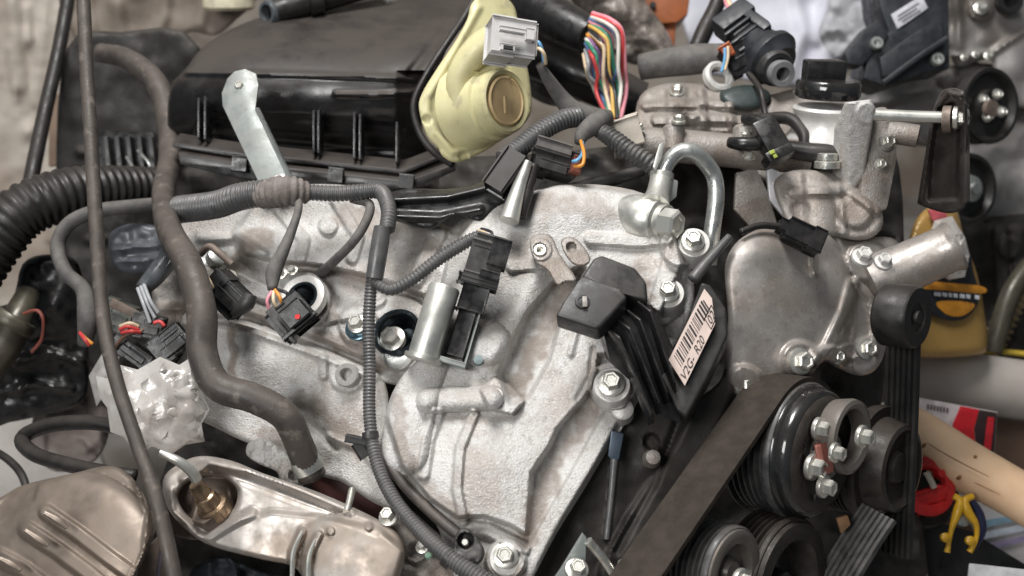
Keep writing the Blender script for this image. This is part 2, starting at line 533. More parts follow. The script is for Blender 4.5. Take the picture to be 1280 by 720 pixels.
TAPE = M('cloth_tape', (0.075, 0.072, 0.07), 0.7, 0.0, (0.12, 0.112, 0.105), 90, 0.5, 0.6, 700, dust=0.3, dc=(0.24, 0.21, 0.18))
RUBB = M('brown_dusty_rubber', (0.046, 0.040, 0.037), 0.42, 0.0, (0.075, 0.063, 0.055), 40, 0.5, 0.25, 400, spec=0.3, dk=0.5, dks=70, dust=0.28, dc=(0.20, 0.165, 0.14))
RUBK = M('black_rubber', (0.013, 0.0125, 0.0125), 0.40, 0.0, (0.022, 0.021, 0.020), 40, 0.5, 0.12, 500, spec=0.35, dust=0.18, dc=(0.16, 0.13, 0.11))
BELT = M('dusty_belt', (0.026, 0.021, 0.017), 0.7, 0.0, (0.046, 0.037, 0.030), 70, 0.5, 0.8, 700, spec=0.15, dust=0.3, dc=(0.085, 0.069, 0.057))
PULL = M('gloss_black_pulley', (0.012, 0.012, 0.013), 0.16, 0.0, (0.02, 0.02, 0.02), 40, 0.5, 0.03, 500, dust=0.10, dc=(0.16, 0.13, 0.11), coat=0.4)
PULD = M('dusty_pulley_face', (0.036, 0.030, 0.026), 0.36, 0.1, (0.022, 0.019, 0.017), 60, 0.5, 0.15, 500, spec=0.3, dust=0.3, dc=(0.11, 0.088, 0.072))
PULG = M('grey_pulley_rim', (0.15, 0.135, 0.122), 0.42, 0.4, (0.13, 0.115, 0.10), 45, 0.5, 0.15, 500, dust=0.3, dc=(0.25, 0.21, 0.18))
YEL = M('pale_yellow_plastic', (0.62, 0.58, 0.33), 0.42, 0.0, (0.54, 0.49, 0.27), 25, 0.5, 0.12, 300, dust=0.3, dc=(0.40, 0.34, 0.22), sss=0.05, dk=0.35, dks=55)
PEACH = M('cream_cap_plastic', (0.62, 0.46, 0.25), 0.5, 0.0, (0.54, 0.39, 0.20), 60, 0.5, 0.1, 500)
GREYP = M('light_grey_plastic', (0.52, 0.51, 0.50), 0.45, 0.0, (0.45, 0.43, 0.42), 60, 0.5, 0.1, 500, dust=0.15, dc=DUST)
WHITEP = M('ivory_plastic', (0.55, 0.50, 0.43), 0.5, 0.0, (0.45, 0.40, 0.34), 60, 0.5, 0.1, 500)
REDP = M('red_plastic', (0.62, 0.03, 0.03), 0.35, 0.0, (0.5, 0.02, 0.02), 60)
PAPER = M('label_paper', (0.55, 0.44, 0.39), 0.6, 0.0, (0.66, 0.52, 0.46), 60, 0.4)
INK = M('ink', (0.02, 0.018, 0.018), 0.6)
GALV = M('grey_bracket_steel', (0.27, 0.295, 0.285), 0.44, 0.4, (0.22, 0.235, 0.225), 30, 0.5, 0.12, 400, dust=0.2, dc=(0.33, 0.29, 0.24))
FILM = M('crinkled_plastic_film', (0.80, 0.76, 0.72), 0.20, 0.0, (0.60, 0.55, 0.50), 40, 0.5, 0.5, 110, trans=0.35, alpha=0.85, spec=1.0, rvar=0.06)
WIRES = {n: M('wire_' + n, c, 0.42, 0.0, tuple(x * 0.8 for x in c), 80) for n, c in {
    'pink': (0.70, 0.28, 0.33), 'red': (0.60, 0.06, 0.06), 'white': (0.70, 0.66, 0.60), 'blue': (0.10, 0.16, 0.32), 'green': (0.05, 0.25, 0.16),
    'yellow': (0.70, 0.45, 0.12), 'black': (0.03, 0.03, 0.035), 'orange': (0.75, 0.30, 0.05), 'sky': (0.16, 0.40, 0.66), 'grey': (0.36, 0.37, 0.38),
    'violet': (0.30, 0.16, 0.34), 'brown': (0.16, 0.09, 0.06), 'cream': (0.72, 0.56, 0.38)}.items()}

# ------------------------------------------------------------------ the setting: floor and walls of the workshop
CONC = M('dusty_concrete', (0.36, 0.34, 0.32), 0.85, 0, (0.27, 0.25, 0.23), 6, 0.5, 0.5, 120, c3=(0.22, 0.19, 0.165), n3=3)
PLST = M('stained_plaster', (0.50, 0.45, 0.39), 0.85, 0, (0.38, 0.33, 0.28), 7, 0.5, 0.6, 60, c3=(0.33, 0.27, 0.22), n3=5)
def quad(name, pts, mat):
    return mk(name, (np.array(pts, float), [tuple(range(len(pts)))]), mat, None, 0)
struct(quad('floor', [(-4, -2, 0), (4, -2, 0), (4, 5, 0), (-4, 5, 0)], CONC))
struct(quad('back_wall', [(-4, 2.9, 0), (4, 2.9, 0), (4, 2.9, 3.2), (-4, 2.9, 3.2)], PLST))

# plastered pillar on the left, with runs of old paint
pil = g_relief([(-260, -60), (112, -60), (104, 60), (96, 150), (84, 260), (70, 420), (60, 640), (-260, 640)], (1.78, 0.0004, 0.0004, 0, 200),
               [('ridge', [(12, -20), (20, 60), (24, 108)], 16, 14), ('ridge', [(34, 10), (36, 50)], 9, 9), ('ridge', [(10, 60), (16, 100), (22, 125)], 8, 8),
                ('ridge', [(60, -20), (52, 60), (44, 130)], 10, 6), ('bump', 36, 165, 9, 9, 16), ('poly', [(84, -40), (98, -40), (88, 160), (70, 300), (60, 300)], 10, 6),
                ('noise', 22, 8, 3), ('noise', 9, 3, 4)], 300, 14, step=4)
struct(mk('plaster_pillar', pil, PLST))

# ------------------------------------------------------------------ background things, left
SHEET = M('dusty_sheet', (0.27, 0.225, 0.185), 0.75, 0, (0.20, 0.165, 0.135), 14, 0.5, 0.4, 150, c3=(0.33, 0.28, 0.235), n3=6)
solo('dust_sheet', g_relief([(88, -40), (330, -40), (318, 2), (296, 24), (270, 44), (240, 40), (214, 50), (184, 60), (165, 54), (140, 58), (112, 52), (92, 46)], (1.66, -0.0002, 0.0006, 200, 20),
     [('ridge', [(140, -30), (150, 30), (160, 60)], 16, 12), ('ridge', [(210, -30), (205, 20), (190, 55)], 14, 14), ('ridge', [(262, -30), (250, 30)], 13, 10), ('ridge', [(110, -20), (118, 50)], 10, 10), ('noise', 25, 22, 3)], 10, 6, step=3),
     SHEET, 'brown dusty sheet hanging in folds behind the black manifold', 'sheet', smooth=80)
CARD = M('brown_card', (0.20, 0.14, 0.10), 0.8, 0, (0.145, 0.10, 0.07), 20, 0.5, 0.3, 200)
solo('cardboard_offcut', g_slab([(62, 118), (104, 116), (112, 200), (60, 208)], 1.60, 10, 2), CARD, 'small brown cardboard offcut standing beside the plaster pillar', 'cardboard')
solo('dark_gap_sheet', g_slab([(112, 44), (196, 58), (230, 92), (236, 176), (180, 178), (118, 170)], 1.55, 8, 2), M('gap_dark', (0.045, 0.036, 0.030), 0.85, 0, (0.028, 0.022, 0.018), 16, 0.5, 0.3, 200),
     'near black sheet standing in for the dark gap behind the curved rubber hose', 'cardboard')  # shade of the gap painted as a near black sheet
solo('cream_tub', g_lathe((285, -6, 1.60), (0, 1, 0.3), [(-40, 0), (-40, 30), (14, 32), (18, 28), (18, 0)]), M('cream_tub', (0.66, 0.60, 0.44), 0.6), 'cream plastic tub at the top edge behind the manifold', 'tub')

# finned black plastic part
fin = thing('plastic_cover', 'black finned plastic cover behind the brown hose under the dark gap sheet', 'cover', (160, 240, 1.42))
mk('shell', g_slab([(120, 162), (190, 165), (206, 196), (200, 244), (120, 240)], 1.42, 30, 4), PLAS, fin)
for i in range(5):
    mk('fin', g_slab([(128 + 14 * i, 170), (134 + 14 * i, 170), (140 + 14 * i, 222), (134 + 14 * i, 226)], 1.405, 16, 1.2), PLASG, fin)
mk('wire_clip', [g_tube([(158, 196, 1.39), (168, 212, 1.385), (182, 228, 1.39)], 2.2, 6), g_tube([(172, 188, 1.39), (186, 204, 1.385), (190, 222, 1.39)], 2, 6)], STEEL, fin)

solo('dark_fill_panel', g_relief([(84, 60), (150, 40), (250, 60), (262, 300), (250, 470), (120, 470), (84, 330), (70, 220)], (1.5, 0, 0.0002, 170, 250), [('ridge', [(100, 190), (240, 200)], 9, 10), ('ridge', [(110, 300), (240, 290)], 8, 9), ('noise', 20, 10, 3)], 20, 8), DARK, 'dark panel added to darken the gap behind the hoses on the left', 'panel', smooth=60)  # added backing, only there to make the space behind the hoses dark
# black box and dark shapes on the far left
solo('plastic_housing', g_relief([(28, 330), (60, 318), (98, 330), (108, 400), (112, 470), (100, 505), (50, 520), (12, 528), (-60, 540), (-60, 400), (10, 380)], (1.24, 0.0002, 0.0002, 60, 420),
     [('bump', 70, 380, 26, 30, 26), ('ridge', [(20, 450), (60, 440), (104, 452)], 9, 10), ('ridge', [(-20, 500), (40, 480), (90, 486)], 8, 8), ('boss', 40, 410, 14, 9, 4), ('noise', 14, 8, 3)], 80, 12),
     PLAS, 'lumpy black plastic housing below the thick ribbed hose', 'housing')
clampm = M('olive_pipe', (0.10, 0.09, 0.065), 0.45, 0.3, (0.06, 0.052, 0.04), 30)
solo('olive_pipe', [g_tube([(-30, 470, 1.17), (6, 430, 1.17), (22, 396, 1.18), (36, 366, 1.2)], [24, 22, 18, 14], 16), g_lathe((16, 402, 1.165), (0.5, -0.8, 0.2), [(-8, 0), (-8, 26), (-5, 28), (5, 28), (8, 26), (8, 0)])],
     clampm, 'olive brown pipe with a raised collar at the left edge', 'pipe')
solo('thin_red_wire', g_tube([(30, 392, 1.15), (46, 388, 1.14), (54, 400, 1.14), (52, 424, 1.15), (40, 440, 1.16)], 2.2, 6), M('dull_red', (0.22, 0.06, 0.045), 0.5), 'thin dull red wire loop in front of the black housing', 'wire')
solo('grey_rag', g_relief([(66, 470), (100, 452), (130, 480), (138, 530), (120, 575), (70, 590), (40, 560), (44, 510)], (1.34, 0, 0, 90, 520), [('noise', 18, 30, 3), ('noise', 8, 10, 4)], 40, 14),
     M('mauve_grey_cloth', (0.33, 0.28, 0.255), 0.8, 0, (0.24, 0.195, 0.175), 25), 'mauve grey rag lying behind the black hose loop', 'rag', smooth=80)
solo('cement_board', g_slab([(-60, 540), (30, 512), (110, 530), (150, 640), (60, 690), (-60, 700)], 1.5, 20, 2, (0, 0.4, 1)), M('pale_board', (0.40, 0.375, 0.35), 0.85, 0, (0.30, 0.275, 0.25), 12, 0.5, 0.4, 150),
     'pale grey board lying under the black hose loop', 'board')

# ------------------------------------------------------------------ background things, top
solo('taped_cable_trunk', g_tube([(640, -20, 1.36), (672, 10, 1.33), (705, 30, 1.3), (738, 46, 1.28)], [30, 30, 27, 24], 18), PLAS, 'thick black sleeve the coloured wires come out of', 'sleeve')
solo('black_duct', g_tube([(640, 60, 1.40), (690, 76, 1.38), (735, 98, 1.36), (800, 128, 1.36)], [30, 32, 30, 26], 16), PLASD, 'thick black duct running under the coloured wires', 'duct')
solo('throttle_ring', g_lathe((700, 70, 1.42), (0.3, -0.25, -0.9), [(-20, 0), (-20, 60), (0, 62), (6, 56), (6, 46), (-10, 44), (-10, 0)]), PLASD, 'black dusty round flange behind the grey connector', 'flange')
solo('plastic_wrapped_pipe', g_relief([(700, -30), (790, -30), (806, 0), (834, 40), (842, 74), (800, 82), (770, 70), (752, 40), (728, 18)], (1.48, 0, 0.0002, 780, 30),
     [('ridge', [(720, -20), (790, 20), (836, 66)], 30, 28), ('noise', 14, 16, 3), ('noise', 6, 7, 4)], 60, 10, step=2.5),
     M('crinkled_wrap', (0.24, 0.205, 0.18), 0.3, 0.0, (0.15, 0.125, 0.108), 30, 0.5, 0.9, 160, spk=0.35, ss=200, st=0.6, sc=(0.55, 0.53, 0.5)), 'crinkled film wrapped pipe between coloured wires and orange casting', 'pipe', smooth=80)
ORG = M('burnt_orange_plastic', (0.34, 0.105, 0.035), 0.55, 0, (0.26, 0.075, 0.025), 25, 0.5, 0.2, 300)
orange = thing('orange_casting', 'burnt orange plastic tool housing at the top edge', 'housing', (830, 70, 1.55))
mk('body', g_slab([(796, -30), (866, -30), (860, 18), (846, 28), (820, 30), (806, 22)], 1.54, 60, 5), ORG, orange)
mk('handle', g_slab([(822, 26), (846, 26), (843, 66), (838, 76), (832, 62)], 1.55, 40, 4), ORG, orange)
mk('screw', g_lathe((816, 6, 1.535), (0, 0, -1), [(-3, 0), (-3, 4), (1, 4), (1, 0)], 10), INK, orange)
CLOTH = M('pale_bluish_cloth', (0.66, 0.66, 0.72), 0.8, 0, (0.56, 0.56, 0.63), 12, 0.5, 0.2, 200)
solo('white_sheet', g_relief([(862, -40), (1080, -40), (1086, 0), (1080, 40), (1060, 90), (1000, 110), (930, 100), (880, 90), (862, 60)], (1.74, 0.0, 0.0, 960, 40),
     [('ridge', [(990, -30), (1005, 40), (985, 100)], 16, 16), ('ridge', [(1040, -30), (1020, 50)], 13, 12), ('ridge', [(925, -30), (915, 60)], 18, 10), ('ridge', [(1070, -30), (1045, 60)], 10, 14), ('noise', 30, 26, 3)], 10, 6),
     CLOTH, 'pale bluish white sheet hanging behind the coil', 'sheet', smooth=80)
solo('paper_wad', g_relief([(1040, -30), (1090, -30), (1098, 20), (1090, 40), (1066, 60), (1040, 70), (1024, 40), (1036, 10)], (1.66, 0, 0, 1060, 20), [('noise', 16, 30, 3), ('noise', 7, 10, 4)], 30, 8),
     M('grey_paper', (0.42, 0.42, 0.44), 0.7, 0, (0.30, 0.30, 0.31), 20), 'crumpled grey paper against the black control box', 'paper', smooth=60)

# black box with a printed label, upper right
DBX = M('blue_black_plastic', (0.016, 0.018, 0.022), 0.45, 0, (0.028, 0.03, 0.035), 50, 0.5, 0.2, 500, dust=0.10, dc=(0.20, 0.19, 0.18))
bx = thing('control_box', 'black control box with a white printed sticker, upper right', 'control box', (1140, 110, 1.45))
mk('case', g_slab([(1096, -30), (1186, -30), (1188, 86), (1160, 90), (1108, 108), (1080, 98), (1086, 62), (1112, 40), (1100, 8)], 1.44, 70, 5), DBX, bx)
mk('foot', g_slab([(1056, 66), (1082, 34), (1098, 24), (1112, 44), (1078, 82), (1060, 80)], 1.435, 30, 4), DBX, bx)
mk('cover_plate', g_slab([(1100, 72), (1150, 36), (1176, 24), (1180, 48), (1120, 92), (1104, 96)], 1.425, 12, 3), DBX, bx)
mk('side_rail', g_tube([(1104, 104, 1.42), (1150, 70, 1.42), (1184, 48, 1.42)], 4, 8), DBX, bx)
mk('sticker', g_slab([(1114, 18), (1152, -6), (1160, 10), (1122, 36)], 1.4375, 2, 0.3), M('grey_sticker', (0.60, 0.60, 0.63), 0.6), bx)
for i, (a, b) in enumerate(((0.16, 0.84), (0.12, 0.74), (0.2, 0.8))):
    t = 0.28 + 0.22 * i
    p = lambda u, w: (1114 + 38 * u + 8 * w, 18 - 24 * u + 18 * w)
    mk('print_line', g_slab([p(a, t), p(b, t), p(b, t + 0.09), p(a, t + 0.09)], 1.4366, 0.4, 0), M('print_grey', (0.16, 0.16, 0.18), 0.7), bx, 0)
for x, y in ((1096, 54), (1172, 74)):
    place('rivet', 'collar', x, y, 1.425, (0, -0.2, -1), 8, STEEL, bx)

# a second engine behind on the right
E2M = M('far_cast_aluminium', (0.34, 0.325, 0.315), 0.5, 0.35, (0.24, 0.22, 0.21), 14, 0.5, 0.4, 200, dust=0.25, dc=(0.26, 0.235, 0.21), c3=(0.16, 0.14, 0.125), n3=8)
e2 = thing('spare_engine', 'second grey engine with two black pulleys behind on the right', 'engine', (1260, 420, 1.5))
mk('front_cover', g_relief([(1176, -40), (1760, -40), (1760, 130), (1290, 140), (1240, 76), (1200, 84), (1186, 60)], (1.56, 0, 0.0001, 1240, 40),
   [('boss', 1226, 10, 14, 12, 5), ('ridge', [(1196, -20), (1200, 60)], 10, 12), ('ridge', [(1190, 70), (1240, 66), (1280, 40)], 7, 9), ('bump', 1270, 70, 22, 30, 14), ('noise', 20, 10, 3)], 100, 9), E2M, e2)
mk('lower_cover', g_relief([(1060, 96), (1180, 84), (1210, 74), (1260, 82), (1760, 120), (1760, 520), (1232, 520), (1225, 420), (1200, 280), (1170, 190), (1090, 170)], (1.60, 0, 0.0, 1240, 200),
   [('rib', [(1180, 100), (1215, 84), (1255, 100), (1276, 140)], 6, 10, 5), ('noise', 22, 16, 3), ('noise', 7, 2.5, 5), ('ridge', [(1090, 130), (1160, 118)], 9, 10), ('ridge', [(1100, 150), (1170, 138)], 7, 10), ('boss', 1262, 300, 16, 14, 5), ('ridge', [(1240, 280), (1280, 270)], 8, 10)], 120, 9), E2M, e2)
for x, y, r in ((1226, 10, 9), (1236, 70, 6), (1220, 68, 5), (1206, 72, 5)):
    bolt(x, y, 1.54, r, (-0.1, -0.2, -1), e2)
place('plug', 'collar', 1262, 2, 1.53, (0, 0, -1), 16, PLAS, e2)
for (x, y, r, nb) in ((1240, 132, 47, 4), (1214, 236, 44, 0)):
    ax = (0.42, 0.06, -0.9)
    pu = mk('pulley', [g_lathe((x, y, 1.46), ax, [(-26, 0), (-26, r), (-22, r), (-20, r - 4), (-17, r), (-14, r - 4), (-11, r), (-8, r - 4), (-4, r + 1), (0, r), (0, r - 5), (-8, r - 9), (-8, r * 0.45), (0, r * 0.4), (0, 0)], 40)], RUBK, e2)
    if nb:
        for k in range(nb):
            a = k * 2 * math.pi / nb + 0.5
            bolt(x + 13 * math.cos(a), y + 16 * math.sin(a), 1.455, 7, ax, pu)
        mk('hub', g_lathe((x - 2, y + 4, 1.452), ax, [(-2, 0), (-2, 12), (4, 11), (5, 0)], 20), RUST, pu)
    else:
        mk('hub', g_lathe((x, y, 1.452), ax, [(-4, 0), (-4, 18), (3, 16), (5, 8), (9, 7), (9, 0)], 20), STEEL, pu)
mk('dark_lower_part', g_relief([(1196, 262), (1236, 280), (1270, 268), (1760, 262), (1760, 470), (1236, 470), (1228, 400), (1214, 330)], (1.575, 0, 0, 1260, 350), [('rib', [(1250, 290), (1256, 420)], 6, 14, 6), ('rib', [(1272, 290), (1276, 420)], 5, 12, 6), ('boss', 1262, 310, 12, 12, 5), ('noise', 18, 8, 3)], 60, 8), DARK, e2)  # separate dark part, darker than the cover above it
mk('hose_stub', g_tube([(1288, 330, 1.5), (1262, 370, 1.49), (1240, 440, 1.49)], 12, 12), clampm, e2)

# ------------------------------------------------------------------ background things, right
GOLDP = M('gold_plastic', (0.46, 0.28, 0.085), 0.38, 0.1, (0.38, 0.225, 0.06), 14, 0.4, 0.05, 400)
jug = thing('oil_jug', 'gold oil jug with black and orange label behind the idler', 'jug', (1190, 445, 1.38))
mk('bottle', g_relief([(1136, 300), (1150, 268), (1180, 250), (1196, 262), (1206, 300), (1222, 345), (1232, 400), (1234, 432), (1220, 444), (1130, 446), (1122, 420), (1126, 350)], (1.36, 0.0004, 0.0, 1180, 360),
   [('dome', 1180, 370, 70, 130, 26)], 70, 12), GOLDP, jug)
mk('label', g_relief([(1140, 308), (1204, 306), (1218, 344), (1224, 372), (1214, 392), (1196, 401), (1170, 396), (1146, 380), (1136, 350)], (1.352, 0.0004, 0.0, 1180, 360), [('dome', 1180, 370, 70, 130, 26)], 3, 2), M('label_black', (0.022, 0.022, 0.025), 0.4), jug)
OL = M('label_orange', (0.72, 0.30, 0.03), 0.45)
mk('label_stripe', g_relief([(1142, 350), (1180, 353), (1228, 358), (1228, 367), (1180, 363), (1144, 360)], (1.3505, 0.0004, 0.0, 1180, 360), [('dome', 1180, 370, 70, 130, 26)], 2, 1), OL, jug)
mk('label_emblem', g_relief([(1170, 378), (1196, 376), (1218, 380), (1212, 390), (1198, 396), (1182, 392)], (1.3505, 0.0004, 0.0, 1180, 360), [('dome', 1180, 370, 70, 130, 26)], 2, 1), OL, jug)
LT = M('label_lettering', (0.6, 0.62, 0.66), 0.5)
for x0, x1 in ((1168, 1176), (1178, 1184), (1186, 1190), (1192, 1197), (1200, 1206), (1208, 1213), (1219, 1224)):
    mk('letter', g_slab([(x0, 364.5 + (x0 - 1168) * 0.08), (x1, 365 + (x1 - 1168) * 0.08), (x1, 370 + (x1 - 1168) * 0.08), (x0, 369.5 + (x0 - 1168) * 0.08)], 1.326 + (x0 - 1168) * 0.0004, 1, 0), LT, jug, 0)
solo('film_wad', g_crumple([(1168, 276), (1190, 270), (1206, 296), (1212, 320), (1206, 346), (1186, 350), (1166, 338), (1160, 300)], 1.325, 60, 14, 22, 6), FILM, 'clear crinkled film wad in front of the oil jug', 'film', smooth=14)
solo('pink_wrapper', [g_slab([(1158, 340), (1180, 332), (1190, 340), (1166, 350)], 1.31, 4, 1), g_slab([(1160, 262), (1182, 258), (1184, 272), (1166, 276)], 1.33, 4, 1)], M('pink_print', (0.62, 0.12, 0.14), 0.5), 'pink wrapper scraps by the water outlet tube', 'wrapper')

PLASTER = M('grey_pipe_paint', (0.46, 0.42, 0.385), 0.6, 0, (0.38, 0.34, 0.305), 12)
solo('grey_drain_pipe', g_tube([(1060, 462, 1.44), (1180, 474, 1.44), (1340, 496, 1.44)], 37, 28), PLASTER, 'thick pale grey pipe lying across on the right', 'pipe')
solo('yellow_strap', g_tube([(1150, 448, 1.50), (1220, 438, 1.50), (1330, 448, 1.50)], 4, 8), M('yellow_strap', (0.60, 0.42, 0.05), 0.5), 'thin yellow strap behind the thick grey pipe', 'strap')
solo('straw_rope', g_tube([(1230, 452, 1.52), (1256, 400, 1.52), (1284, 350, 1.52)], [16, 14, 13], 12, 9, 0.2), M('straw', (0.30, 0.235, 0.14), 0.7), 'straw coloured rope leaning beyond the oil jug', 'rope')
solo('brown_board', g_slab([(1120, 500), (1340, 510), (1360, 760), (1100, 760)], 1.62, 20, 2, (0, 0.5, 1)), M('brown_board', (0.22, 0.14, 0.10), 0.8, 0, (0.17, 0.10, 0.07), 8), 'brown board lying under the clutter on the right', 'board')

bxr = thing('spare_part_box', 'long white and red cardboard box with dark end beside belt', 'box', (1200, 560, 1.33))
u = (0.975, 0.20, 0.12)
def on(u0, v0, w0=0.0): return (1132 + 115 * u0 - 4 * v0, 494 + 21 * u0 + 48 * v0 + 6 * u0 * v0, 1.31 + 0.02 * u0 + w0)
mk('carton', g_slab([on(0, 0), on(1, 0), on(1, 1), on(0, 1)], None, 46, 1.5, (0.05, 0.1, 1)), M('box_white', (0.70, 0.62, 0.62), 0.5), bxr)
mk('red_panel', g_slab([on(0.60, 0.02, -0.0012), on(0.80, 0.02, -0.0012), on(0.76, 0.5, -0.0012), on(0.80, 0.98, -0.0012), on(0.58, 0.98, -0.0012), on(0.53, 0.5, -0.0012)], None, 1, 0.2), M('box_red', (0.62, 0.02, 0.03), 0.4), bxr)
mk('dark_panel', g_slab([on(0.805, 0.02, -0.0012), on(0.995, 0.02, -0.0012), on(0.995, 0.98, -0.0012), on(0.805, 0.98, -0.0012), on(0.765, 0.5, -0.0012)], None, 1, 0.2), M('box_dark', (0.035, 0.02, 0.02), 0.4), bxr)
mk('red_tab', g_slab([on(0.90, 0.15, -0.003), on(0.97, 0.14, -0.003), on(0.96, 0.9, -0.003), on(0.88, 0.92, -0.003)], None, 1, 0.2), M('box_red2', (0.5, 0.02, 0.03), 0.4), bxr)
for i in range(7):
    mk('letter', g_slab([on(0.24 + 0.035 * i, 0.12, -0.001), on(0.262 + 0.035 * i, 0.12, -0.001), on(0.262 + 0.035 * i, 0.24, -0.001), on(0.24 + 0.035 * i, 0.24, -0.001)], None, 0.4, 0), M('box_ink', (0.16, 0.12, 0.13), 0.6), bxr, 0)
mk('emblem', g_lathe(on(0.38, 0.72, -0.001), (0, -0.1, -1), [(0, 0), (0, 5), (1, 5), (1, 9), (0, 9)], 20), M('box_red3', (0.6, 0.06, 0.08), 0.5), bxr)
mk('ink_block', g_slab([on(0.16, 0.3, -0.001), on(0.21, 0.3, -0.001), on(0.21, 0.6, -0.001), on(0.16, 0.6, -0.001)], None, 0.4, 0), INK, bxr, 0)
WOOD = M('bare_pale_wood', (0.76, 0.53, 0.34), 0.6, 0, (0.66, 0.43, 0.26), 14, 0.5, 0.2, 80, c3=(0.74, 0.50, 0.31), n3=20)
lg = thing('wooden_handle', 'thick pale wooden stick lying diagonally in front of the red box', 'stick', (1210, 600, 1.22))
mk('shaft', g_tube([(1116, 526, 1.26), (1160, 556, 1.25), (1210, 585, 1.23), (1260, 612, 1.21), (1340, 660, 1.18)], [31, 35, 33, 31, 31], 22), WOOD, lg)
for i, (x0, y0, x1, y1) in enumerate(((1150, 548, 1236, 596), (1170, 576, 1250, 618), (1200, 566, 1274, 606))):
    mk('crack', g_tube([(x0, y0, 1.2255 - 0.0 * i), ((x0 + x1) / 2, (y0 + y1) / 2 + 2, 1.205), (x1, y1, 1.188)], [0.3, 0.9, 0.3], 6), M('wood_crack%d' % i, (0.36, 0.19, 0.09), 0.8), lg)
for x, y in ((1219, 571), (1156, 556), (1200, 596)):
    mk('knot', g_lathe((x, y, 1.205), (0.1, -0.5, -0.85), [(-6, 0), (-6, 2.4), (1.0, 2.0), (1.4, 0)], 10), M('knot', (0.30, 0.15, 0.06), 0.7), lg)
rd = thing('red_reel', 'black drum with a red spoked ring lying by the belt', 'reel', (1160, 660, 1.24))
ax = (0.12, -0.25, -0.95)
mk('drum', g_lathe((1158, 612, 1.22), ax, [(-50, 0), (-50, 46), (-10, 48), (-4, 44), (-4, 0)], 32), RUBK, rd)
mk('ring', g_lathe((1158, 608, 1.215), ax, [(-4, 22), (-4, 36), (2, 37), (5, 33), (5, 24), (0, 21), (-4, 22)], 32), REDP, rd)
mk('spoke', g_box((1155, 622, 1.212), (0.95, -0.3, 0), (0.3, 0.95, 0), (46, 15, 8), 2), REDP, rd)
mk('pointer', g_box((1163, 600, 1.205), (0.45, 0.9, 0), (-0.9, 0.45, 0), (20, 5, 4), 1), WHITEP, rd)
for x, y in ((1144, 642), (1176, 592), (1178, 614), (1160, 630)):
    mk('peg', g_lathe((x, y, 1.212), ax, [(-10, 0), (-10, 6), (3, 5), (4, 0)], 12), REDP, rd)
NAVY = M('navy_plastic', (0.018, 0.022, 0.06), 0.4)
YELP = M('mustard_plastic', (0.62, 0.35, 0.02), 0.38)
cl = thing('spring_clamp', 'mustard and navy spring clamp lying among the clutter', 'clamp', (1205, 690, 1.2))
mk('jaw', [g_tube([(1192, 620, 1.19), (1200, 626, 1.188), (1197, 640, 1.186), (1190, 660, 1.185), (1186, 678, 1.185), (1184, 690, 1.185)], [4, 5, 6, 3.5, 3, 4], 10)], YELP, cl)
mk('jaw', [g_tube([(1216, 620, 1.19), (1206, 626, 1.188), (1210, 640, 1.186), (1220, 656, 1.185), (1220, 674, 1.185), (1212, 690, 1.185)], [4, 5, 6, 4, 3, 4], 10)], YELP, cl)
mk('grip', [g_tube([(1214, 626, 1.2), (1224, 644, 1.2), (1226, 664, 1.2), (1218, 684, 1.2)], [5, 6.5, 6.5, 4], 10)], NAVY, cl)
for x, y in ((1182, 672), (1213, 676)):
    mk('pad', g_lathe((x, y, 1.182), (0, -0.2, -1), [(-4, 0), (-4, 6), (2, 6), (4, 3), (4, 0)], 12), YELP, cl)
mk('spring', g_lathe((1203, 646, 1.195), (0, -0.3, -1), [(-6, 0), (-6, 12), (2, 12), (4, 8), (4, 0)], 16), STEEL, cl)
solo('black_tray', [g_slab([(1130, 640), (1214, 664), (1300, 716), (1330, 780), (1120, 780)], 1.27, 16, 2, (0, 0.6, 0.8))], M('black_tray', (0.02, 0.02, 0.021), 0.4), 'black plastic tray under the red reel', 'tray')
PB = M('printed_paper', (0.52, 0.50, 0.50), 0.7, 0, (0.42, 0.40, 0.40), 12)
pp = thing('printed_leaflet', 'printed leaflet with blue bands lying by the wooden stick', 'leaflet', (1260, 680, 1.38))
mk('sheet', g_slab([(1196, 612), (1340, 640), (1340, 740), (1230, 690)], 1.36, 3, 0.3, (0, 0.6, 0.8)), PB, pp)
for i, c in enumerate(((0.22, 0.36, 0.46), (0.50, 0.55, 0.62), (0.26, 0.22, 0.34))):
    mk('printed_band', g_slab([(1222 + 4 * i, 652 + 14 * i), (1290, 640 + 14 * i), (1290, 647 + 14 * i), (1226 + 4 * i, 660 + 14 * i)], 1.3555, 0.5, 0), M('band%d' % i, c, 0.6), pp, 0)
solo('white_card', g_slab([(1212, 704), (1320, 716), (1320, 770), (1206, 760)], 1.17, 4, 0.5, (0, 0.6, 0.8)), M('white_card', (0.66, 0.65, 0.66), 0.6), 'white card at the lower right corner', 'card')
solo('stone_block', g_relief([(1062, 690), (1092, 672), (1120, 690), (1150, 684), (1162, 730), (1166, 770), (1046, 770), (1052, 720)], (1.22, 0, 0, 1100, 720), [('noise', 14, 24, 3), ('noise', 6, 9, 4)], 60, 8),
     M('pinkish_stone', (0.42, 0.33, 0.28), 0.75, 0, (0.26, 0.19, 0.155), 26), 'rough pinkish brown block under the hanging belt', 'block', smooth=60)

# ------------------------------------------------------------------ the engine
ENG = thing('engine', 'dusty aluminium car engine with black intake and drive belts, filling the picture', 'engine', (640, 800, 1.15))
NV = (-0.28, -0.52, -1)
NT = (-0.08, -0.42, -1)
AX = (0.70, 0.08, -0.71)

